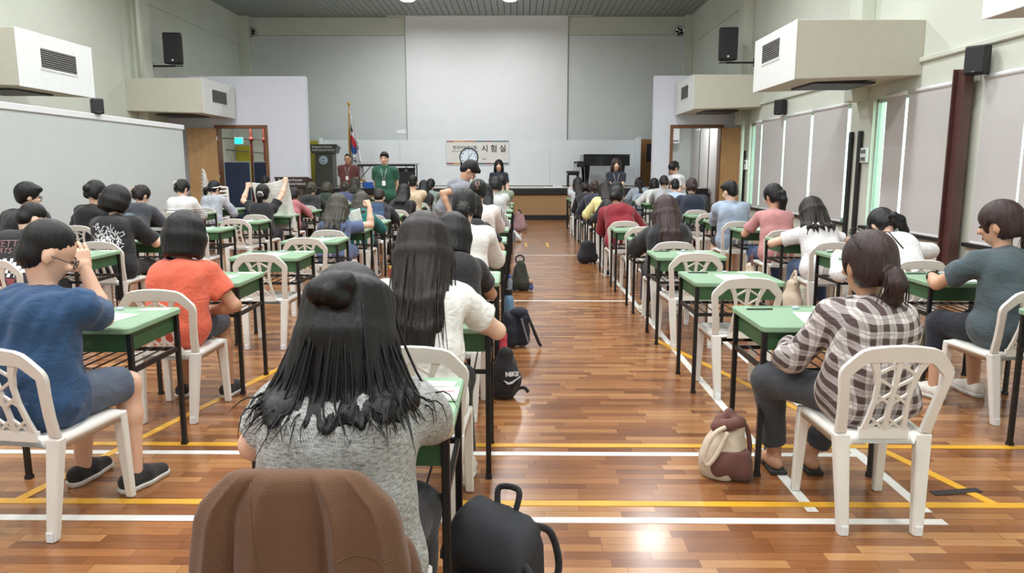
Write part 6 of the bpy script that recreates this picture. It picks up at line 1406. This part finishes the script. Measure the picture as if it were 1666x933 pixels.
m.build('logo_mark', M_pw, e); text_obj('lettering', 'NIKE', 0.04, M_pw, (0.03, -0.103, 0.185), (math.pi/2-0.1, 0, 0), e, bold=0.002)
strap([(0.08, 0.0, 0.05), (0.13, 0.0, 0.06), (0.16, -0.01, 0.03)], 0.012, M_bagdark, e); strap([(-0.05, 0.0, 0.28), (-0.10, 0.02, 0.2), (-0.11, 0.02, 0.04)], 0.008, M_bagdark, e)
def bottle(name, x, y, z, prof, mt, cap, label, split=None):
    e = empty(name, (x, y, z), 0, label, 'bottle'); hgt = prof[-1][1]
    m = MB(); m.lathe(prof, 20); m.build('bottle_body', mt, e, smooth=True); r = prof[-1][0]*1.1+0.002
    m = MB(); m.lathe([(r, 0), (r, 0.028), (r*0.8, 0.034)], 16, (0, 0, hgt)); m.build('cap', cap, e, smooth=False); return e
M_pinkpl = mat('bottle_pink', srgb(206, 70, 92), 0.25); M_bluepl = mat('bottle_steel_blue', srgb(110, 148, 180), 0.4); M_clear = mat('bottle_clear', srgb(190, 205, 220), 0.1, trans=0.6); M_bluecap = mat('cap_blue', srgb(70, 110, 190), 0.4)
bottle('water_bottle', -0.135, 5.90, 0, [(0.03, 0), (0.034, 0.01), (0.034, 0.09), (0.03, 0.1), (0.034, 0.115), (0.034, 0.16), (0.02, 0.185)], M_pinkpl, M_pinkpl, 'translucent pink water bottle standing by the navy backpack')
e = empty('backpack', (-0.03, 6.15, 0), math.radians(8), 'navy backpack with hanging strap on the aisle floor', 'backpack')
f = Field(0.0075, 0.04); roundbox(f, -0.05, 0.06, -0.03, 0.04, 0.06, 0.24, 0.055); f.post += [wrinkle(0.005, 14), base_cut]; soft('pack_body', f, M_bagnavy, e); f = Field(0.0075, 0.03); f.ell((0.02, -0.02, 0.30), EYE3, (0.08, 0.06, 0.045)); soft('top_pocket', f, M_bagnavy, e)
strap([(0.08, -0.05, 0.3), (0.12, -0.08, 0.2), (0.18, -0.09, 0.05), (0.2, -0.08, 0.02)], 0.014, M_bagdark, e); strap([(0.03, -0.1, 0.26), (0.06, -0.1, 0.15), (0.09, -0.1, 0.05)], 0.009, mat('zip_grey', srgb(120, 122, 130), 0.4), e, 'zip')
bottle('water_bottle', -0.10, 6.62, 0, [(0.036, 0), (0.04, 0.01), (0.04, 0.2), (0.03, 0.225), (0.024, 0.23)], M_bluepl, M_blackp, 'steel blue flask with black lid behind the navy backpack').scale = (1.15, 1.15, 1.6)
e = empty('handbag', (0.0, 9.1, 0), 0.1, 'dark olive upright handbag on the aisle floor', 'bag')
f = Field(0.0085, 0.05); f.cone((-0.05, 0, 0.07), (0.06, 0, 0.07), 0.07); f.cone((-0.02, 0, 0.12), (0.0, 0, 0.33), 0.085, 0.045); f.cone((0.05, 0, 0.1), (0.03, 0, 0.3), 0.075, 0.04); f.post += [wrinkle(0.004, 9), base_cut]; soft('bag_body', f, M_bagolive, e)
strap([(-0.04, 0, 0.35), (-0.05, 0, 0.41), (0.0, 0, 0.44), (0.05, 0, 0.41), (0.04, 0, 0.35)], 0.01, M_bagdark, e, 'handle')
bottle('water_bottle', -0.12, 8.9, 0, [(0.03, 0), (0.033, 0.01), (0.033, 0.13), (0.028, 0.16), (0.014, 0.19)], M_clear, M_bluecap, 'clear drink bottle with blue cap by the olive handbag')
e = empty('plush_charm', (0.14, 9.05, 0), 0, 'small blue plush charm beside the olive handbag', 'plush toy')
f = Field(0.006, 0.015); f.ell((0, 0, 0.05), EYE3, (0.03, 0.025, 0.045)); soft('plush_body', f, cloth('plush_blue', (80, 100, 150)), e); f = Field(0.006, 0.012); f.ell((0, -0.005, 0.115), EYE3, (0.03, 0.027, 0.028)); f.ell((-0.02, 0, 0.145), EYE3, (0.01, 0.01, 0.014)); f.ell((0.02, 0, 0.145), EYE3, (0.01, 0.01, 0.014)); soft('plush_head', f, cloth('plush_tan', (190, 160, 140)), e)
e = empty('handbag', (-0.01, 17.9, 0), 0, 'dusty pink bag far down the aisle near the stage', 'bag')
f = Field(0.012, 0.05); f.cone((-0.1, 0, 0.1), (0.1, 0, 0.1), 0.1); f.cone((-0.06, 0, 0.15), (-0.04, 0, 0.42), 0.1, 0.06); f.cone((0.07, 0, 0.15), (0.05, 0, 0.36), 0.09, 0.06); f.post += [wrinkle(0.006, 2), base_cut]; soft('bag_body', f, cloth('bag_pink', (168, 132, 134)), e); strap([(-0.06, 0, 0.42), (0, 0, 0.52), (0.06, 0, 0.4)], 0.012, M_bagdark, e, 'handle')
bottle('water_bottle', -0.12, 15.4, 0, [(0.034, 0), (0.036, 0.01), (0.036, 0.15), (0.03, 0.19), (0.014, 0.22)], M_clear, M_bluecap, 'clear water bottle with blue label far down the aisle')
e = empty('plastic_bag', (-0.02, 15.3, 0), 0, 'crumpled white plastic bag far down the aisle', 'bag')
f = Field(0.01, 0.03); f.ell((0, 0, 0.07), EYE3, (0.08, 0.07, 0.08)); f.cone((-0.02, 0, 0.1), (-0.07, 0, 0.2), 0.04, 0.02); f.post += [wrinkle(0.012, 4, 1.4), base_cut]; soft('bag_body', f, cloth('bag_white', (226, 226, 228)), e); strap([(0.02, 0, 0.13), (0.05, 0, 0.17), (0.06, 0, 0.12)], 0.008, MATS['cloth_bag_white'], e, 'handle')
e = empty('shoulder_bag', (1.08, 11.75, 0), 0, 'black bag on the floor by the desks right of the aisle', 'bag')
f = Field(0.0095, 0.05); f.cone((-0.08, 0, 0.1), (0.08, 0, 0.1), 0.09); f.cone((-0.05, 0, 0.14), (-0.03, 0, 0.3), 0.085, 0.075); f.cone((0.05, 0, 0.14), (0.04, 0, 0.3), 0.085, 0.07); f.post += [wrinkle(0.006, 6), base_cut]; soft('bag_body', f, M_bagdark, e); strap([(-0.05, 0, 0.28), (-0.02, 0, 0.36), (0.05, 0, 0.34), (0.07, 0, 0.24)], 0.012, M_bagdark, e, 'handle')
e = empty('backpack', (-1.78, 11.0, 0), 0.3, 'black backpack on the floor beside the teal sweater person desk', 'backpack')
f = Field(0.01, 0.05); roundbox(f, -0.06, 0.06, -0.04, 0.04, 0.07, 0.36, 0.07); f.post += [wrinkle(0.006, 16), base_cut]; soft('pack_body', f, M_bagdark, e); strap([(-0.05, -0.1, 0.4), (-0.06, -0.13, 0.25), (-0.05, -0.1, 0.08)], 0.014, M_bagblack, e); strap([(-0.03, 0, 0.43), (0, 0, 0.48), (0.04, 0, 0.43)], 0.01, M_bagblack, e, 'handle')
e = empty('snack_packet', (-1.68, 9.75, 0), 0.2, 'red snack packet with yellow top on the floor', 'packet')
m = MB(); m.hexa([(-0.06, -0.025, 0), (0.06, -0.025, 0), (0.06, 0.025, 0), (-0.06, 0.025, 0), (-0.065, -0.004, 0.19), (0.065, -0.004, 0.19), (0.065, 0.004, 0.19), (-0.065, 0.004, 0.19)]); m.build('packet_body', mat('packet_red', srgb(206, 52, 42), 0.35), e, 0.01, 2); box('packet_seal', -0.066, 0.066, -0.005, 0.005, 0.185, 0.225, mat('packet_yellow', srgb(220, 190, 80), 0.35), e)
e = empty('backpack', (3.1, 5.45, 0), 0, 'olive green rucksack under the white long-sleeved person chair', 'backpack')
f = Field(0.008, 0.04); roundbox(f, -0.05, 0.05, -0.03, 0.03, 0.06, 0.26, 0.06); f.post += [wrinkle(0.006, 22), base_cut]; soft('pack_body', f, cloth('bag_green', (98, 104, 76)), e); strap([(0.0, -0.08, 0.3), (-0.02, -0.11, 0.2), (0.0, -0.1, 0.06)], 0.014, MATS['cloth_bag_green'], e)
# open white book lying on the stage edge
e = empty('open_book', (px_x(900, 22.3), 22.3, SZ), 0.1, 'white folded papers lying on the black stage edge', 'papers')
m = MB(); m.hexa([(-0.3, -0.1, 0), (0.0, -0.1, 0), (0.0, 0.12, 0), (-0.3, 0.12, 0), (-0.27, -0.08, 0.05), (0.0, -0.08, 0.02), (0.0, 0.1, 0.02), (-0.27, 0.1, 0.05)]); m.build('page_block', M_paper, e, 0.008); m = MB(); m.hexa([(0.0, -0.1, 0), (0.28, -0.1, 0), (0.28, 0.12, 0), (0.0, 0.12, 0), (0.0, -0.08, 0.09), (0.24, -0.08, 0.07), (0.24, 0.1, 0.07), (0.0, 0.1, 0.09)]); m.build('page_block', M_white, e, 0.008)
# stacked spare chairs beyond the partition
stk_w = ('lowest', 'second', 'third', 'fourth', 'fifth', 'sixth', 'seventh', 'eighth', 'ninth')
for i in range(9):
    c = copy_tree(PROTO_C); c.location = (-6.98, 16.4+0.012*i, 0.085*i); c.rotation_euler = (0, 0, math.radians(-60)); tag(c, 'white plastic chair in the stack by the door, %s from the floor' % stk_w[i], 'chair', 'stacked spare chairs')
# brown coat over the chair back of the person in grey
ch0 = next(o for o in bpy.data.objects if o.get('label', '') == 'white plastic chair under the person in grey knit T-shirt')
cx_, cy_ = ch0.location.x, ch0.location.y
def coat_mesh(w0, w1, z1, z0, th, nfold, seed, yo):
    r = random.Random(seed); creases = ((-0.80, 0.035, 0.09, 0.02), (-0.56, -0.04, 0.07, -0.04), (-0.33, 0.02, 0.07, 0.0), (0.28, -0.04, 0.08, 0.02), (0.43, 0.045, 0.07, 0.02), (0.82, 0.03, 0.06, 0.0), (0.02, 0.012, 0.12, 0.0)); ph = [r.uniform(0, 6.28) for _ in range(4)]; nr, na = 34, 180; V = []; F = []
    for j in range(nr+1):
        t = (j/nr)**1.5; hgt_ = z1-z0
        z = z1-hgt_*t; wv = np.interp(t, [0, 0.012, 0.05, 0.11, 0.17, 0.35, 1], [w0*0.60, w0*0.68, w0*0.80, w0*0.97, w0*1.05, w0*1.09+0.01, w1]); d = np.interp(t, [0, 0.012, 0.05, 0.15, 0.4, 1], [0.012, 0.026, th*0.62, th*0.78, th, th+0.03])
        cap = 1.0; shrink = 1.0
        for i in range(na):
            a = 2*math.pi*i/na; ca, sa = math.cos(a), math.sin(a); px = math.copysign(abs(ca)**0.8, ca)*wv*shrink; py = math.copysign(abs(sa)**0.6, sa)*d*cap
            un = px/wv; fold = (t**0.5)*(0.008*math.sin(nfold*un+ph[0])-sum(am*math.exp(-abs(un-c0-dr*t)/sg) for c0, am, sg, dr in creases))
            py += fold*(1 if sa < 0 else 0.5)*1.3; drop = 0.0
            V.append((px, yo+py-0.03*(1-t), z+drop))
    for j in range(nr):
        for i in range(na): F.append((j*na+i, j*na+(i+1) % na, (j+1)*na+(i+1) % na, (j+1)*na+i))
    m = MB(); m.v = V; m.f = F+[tuple(range(na))]; return m
M_coat = cloth('coat_brown', (100, 69, 47), 0.07, 0.3, 260, fold=0.06)
e = empty('coat', (cx_, cy_, 0), 0, 'brown coat draped over the chair back of the person in grey', 'coat')
coat_mesh(0.197, 0.24, 0.905, 0.33, 0.06, 7.5, 3, -0.045).build('coat_body', M_coat, e, smooth=True)
# seam lines and sleeve of the coat
M_seam = cloth('coat_seam', (104, 70, 46))
cm = bpy.data.objects[[c.name for c in e.children if c.name.startswith('coat_body')][0]].data; bv = BVHTree.FromPolygons([v.co for v in cm.vertices], [p.vertices for p in cm.polygons])
def on_coat(x_, z_): h_ = bv.ray_cast(Vector((x_, -1, z_)), Vector((0, 1, 0))); return (x_, (h_[0].y if h_[0] else -0.1)-0.0005, z_)
m = MB(); m.tube([on_coat(-0.08+0.0015*t, 0.89-0.016*t) for t in range(32)], 0.0016, 5); m.tube([on_coat(0.075+0.0065*t, 0.74+0.010*math.sin(t*0.25)) for t in range(20)], 0.0016, 5); m.build('seam', M_seam, e, smooth=True)
f = Field(0.007, 0.03); f.chain([(0.2, -0.03, 0.72), (0.235, -0.03, 0.6), (0.245, -0.03, 0.42)], [0.02, 0.034, 0.04]); f.post.append(wrinkle(0.003, 31)); soft('sleeve', f, M_coat, e)
# cloths over other chairs
def on_chair(who_t, name, col, label, cat, w0=0.2, w1=0.22, z0=0.4, off=0.0):
    c = next(o for o in bpy.data.objects if o.get('label', '') == 'white plastic chair under the person in '+who_t)
    e = empty(name, (c.location.x+off, c.location.y, 0), c.rotation_euler[2], label, cat); coat_mesh(w0, w1, 0.86, z0, 0.05, 6, len(name)+len(label), -0.045).build('drape', cloth(name+'_'+str(col[0]), col), e, smooth=True)
    f = Field(0.009, 0.03); f.chain([(-0.15, -0.09, 0.74), (-0.17, -0.10, 0.55), (-0.16, -0.10, z0+0.02)], [0.03, 0.038, 0.035]); soft('sleeve', f, MATS['cloth_'+name+'_'+str(col[0])], e)
on_chair('white top in the far row by the door', 'cardigan', (226, 226, 220), 'white cardigan hung on the far row chair by the door', 'cardigan', z0=0.3)
on_chair('grey-blue jacket in the last row by the door', 'jacket', (168, 184, 200), 'pale blue-grey jacket hung on the last row chair', 'jacket', 0.23, 0.28, 0.3)
on_chair('black sweater behind the crimson one', 'cardigan', (214, 206, 196), 'cream cardigan hung on the chair beyond the crimson sweater', 'cardigan', z0=0.22)
# cream shoulder bags on laps by the blinds
for i, (c, k) in enumerate((('R2', 3), ('R2', 4))):
    x, yd = desk_pos(c, k); e = empty('shoulder_bag', (x-0.27, yd-0.30, 0.42), 0.2, ('cream fabric bag beside the person in white T-shirt and jeans', 'cream and brown bag beside the person in pink T-shirt')[i], 'bag')
    e.location.z = 0.0; f = Field(0.0095, 0.04); f.ell((0, 0, 0.16), EYE3, (0.06, 0.12, 0.15)); f.cone((0, 0, 0.2), (0.0, 0.0, 0.36), 0.08, 0.05); f.post += [wrinkle(0.008, 40+i), base_cut]; soft('bag_body', f, M_bagcream, e); strap([(0.0, -0.05, 0.38), (0.02, 0.0, 0.5), (0.0, 0.06, 0.38)], 0.012, M_bagbrown if i else M_bagcream, e, 'handle')
# white cloth being spread, sheet held up
def cloth_sheet(name, fn, nu, nv, mt, label, cat, org):
    me = bpy.data.meshes.new(name); V = [tuple(Vector(fn(i/nu, j/nv))-Vector(org)) for j in range(nv+1) for i in range(nu+1)]
    me.from_pydata(V, [], [(j*(nu+1)+i, j*(nu+1)+i+1, (j+1)*(nu+1)+i+1, (j+1)*(nu+1)+i) for j in range(nv) for i in range(nu)]); me.shade_smooth()
    o = link(name, me, mt, None, org); o.modifiers.new('thick', 'SOLIDIFY').thickness = 0.004; return tag(o, label, cat)
def wc(u, v):
    xa = -4.28+0.58*u; za = 1.285+0.085*u-0.05*math.sin(math.pi*u)
    low = 0.45+0.55*u; sway = 0.015*math.sin(18*u+3*v)*(0.3+v)+0.02*math.sin(9*u-2*v)
    return (xa+0.10*v*u+0.06*v*(1-u), 11.83+sway+0.05*v, za-low*1.10*v*(0.9+0.1*math.sin(5*u)))
cloth_sheet('white_cloth', wc, 40, 40, cloth('sheet_white', (222, 222, 216), 0.03), 'white cloth held up and hanging from raised hands', 'cloth', (-3.98, 11.83, 0.9))
x, yd = desk_pos('L2', 4)
cloth_sheet('question_sheet', lambda u, v: (-2.115+0.15*u+0.03*v, 9.06+0.01*math.sin(3*u), 0.975+0.05*u-0.15*v), 6, 6, M_paper, 'small white sheet held up by the person in blue dress', 'paper', (-2.03, 9.06, 0.9))
# booklet and cards on the foreground desk
x, yd = desk_pos('L1', -1)
o = box('exam_booklet', -0.115, 0.115, -0.06, 0.06, 0, 0.012, M_white, None, 0.002); o.location = (x+0.18, yd+0.30, DZ+0.0026); tag(o, 'thick white exam booklet on the foreground desk', 'booklet')
o = box('identity_card', -0.08, 0.08, -0.015, 0.015, 0, 0.003, mat('card_pink', srgb(222, 176, 178), 0.5), None); o.location = (x+0.20, yd+0.31, DZ+0.0155); o.rotation_euler = (0, 0, 0.1); tag(o, 'pink card lying on the white foreground booklet', 'card')
# visor of the grey-vest person, flip-flops of the plaid person
M_ff = mat('rubber_black', srgb(38, 36, 36), 0.7)
p = who('plaid'); 
for c in [o for o in p.children]: pass
ploc = Vector(p.location)
for s_, (fx, fy) in ((-1, S_[('R1', 0)]['feetl']), (1, S_[('R1', 0)]['feetr'])):
    lx, ly = fx-ploc.x, fy-ploc.y
    m = MB(); prism(m, [(lx-0.04, ly-0.09), (lx+0.04, ly-0.09), (lx+0.045, ly+0.0), (lx+0.055, ly+0.11), (lx+0.03, ly+0.18), (lx-0.01, ly+0.185), (lx-0.04, ly+0.12), (lx-0.04, ly)], 0.0, 0.022); sl_ = m.build('flip_flop', M_ff, p, 0.004)
    strap([(lx-0.045, ly+0.02, 0.015), (lx-0.02, ly+0.07, 0.075), (lx+0.0, ly+0.12, 0.06), (lx+0.03, ly+0.07, 0.075), (lx+0.05, ly+0.02, 0.015)], 0.008, M_ff, sl_, 'thong')
p = who('visor cap'); hx, hy, hz = (Vector((COLX['L4'][0]+HEAD[('L4', 7)][0], desk_pos('L4', 7)[1]-0.37+HEAD[('L4', 7)][1], HEAD[('L4', 7)][2]))-Vector(p.location))
m = MB(); m.tube([(hx+0.105*math.cos(a), hy+0.12*math.sin(a), hz+0.035+0.02*math.sin(a)) for a in np.linspace(0, 2*math.pi, 25)], 0.012, 6); m.build('visor_band', M_pw, p, smooth=True)
print('items done', round(time.time()-T0, 1))
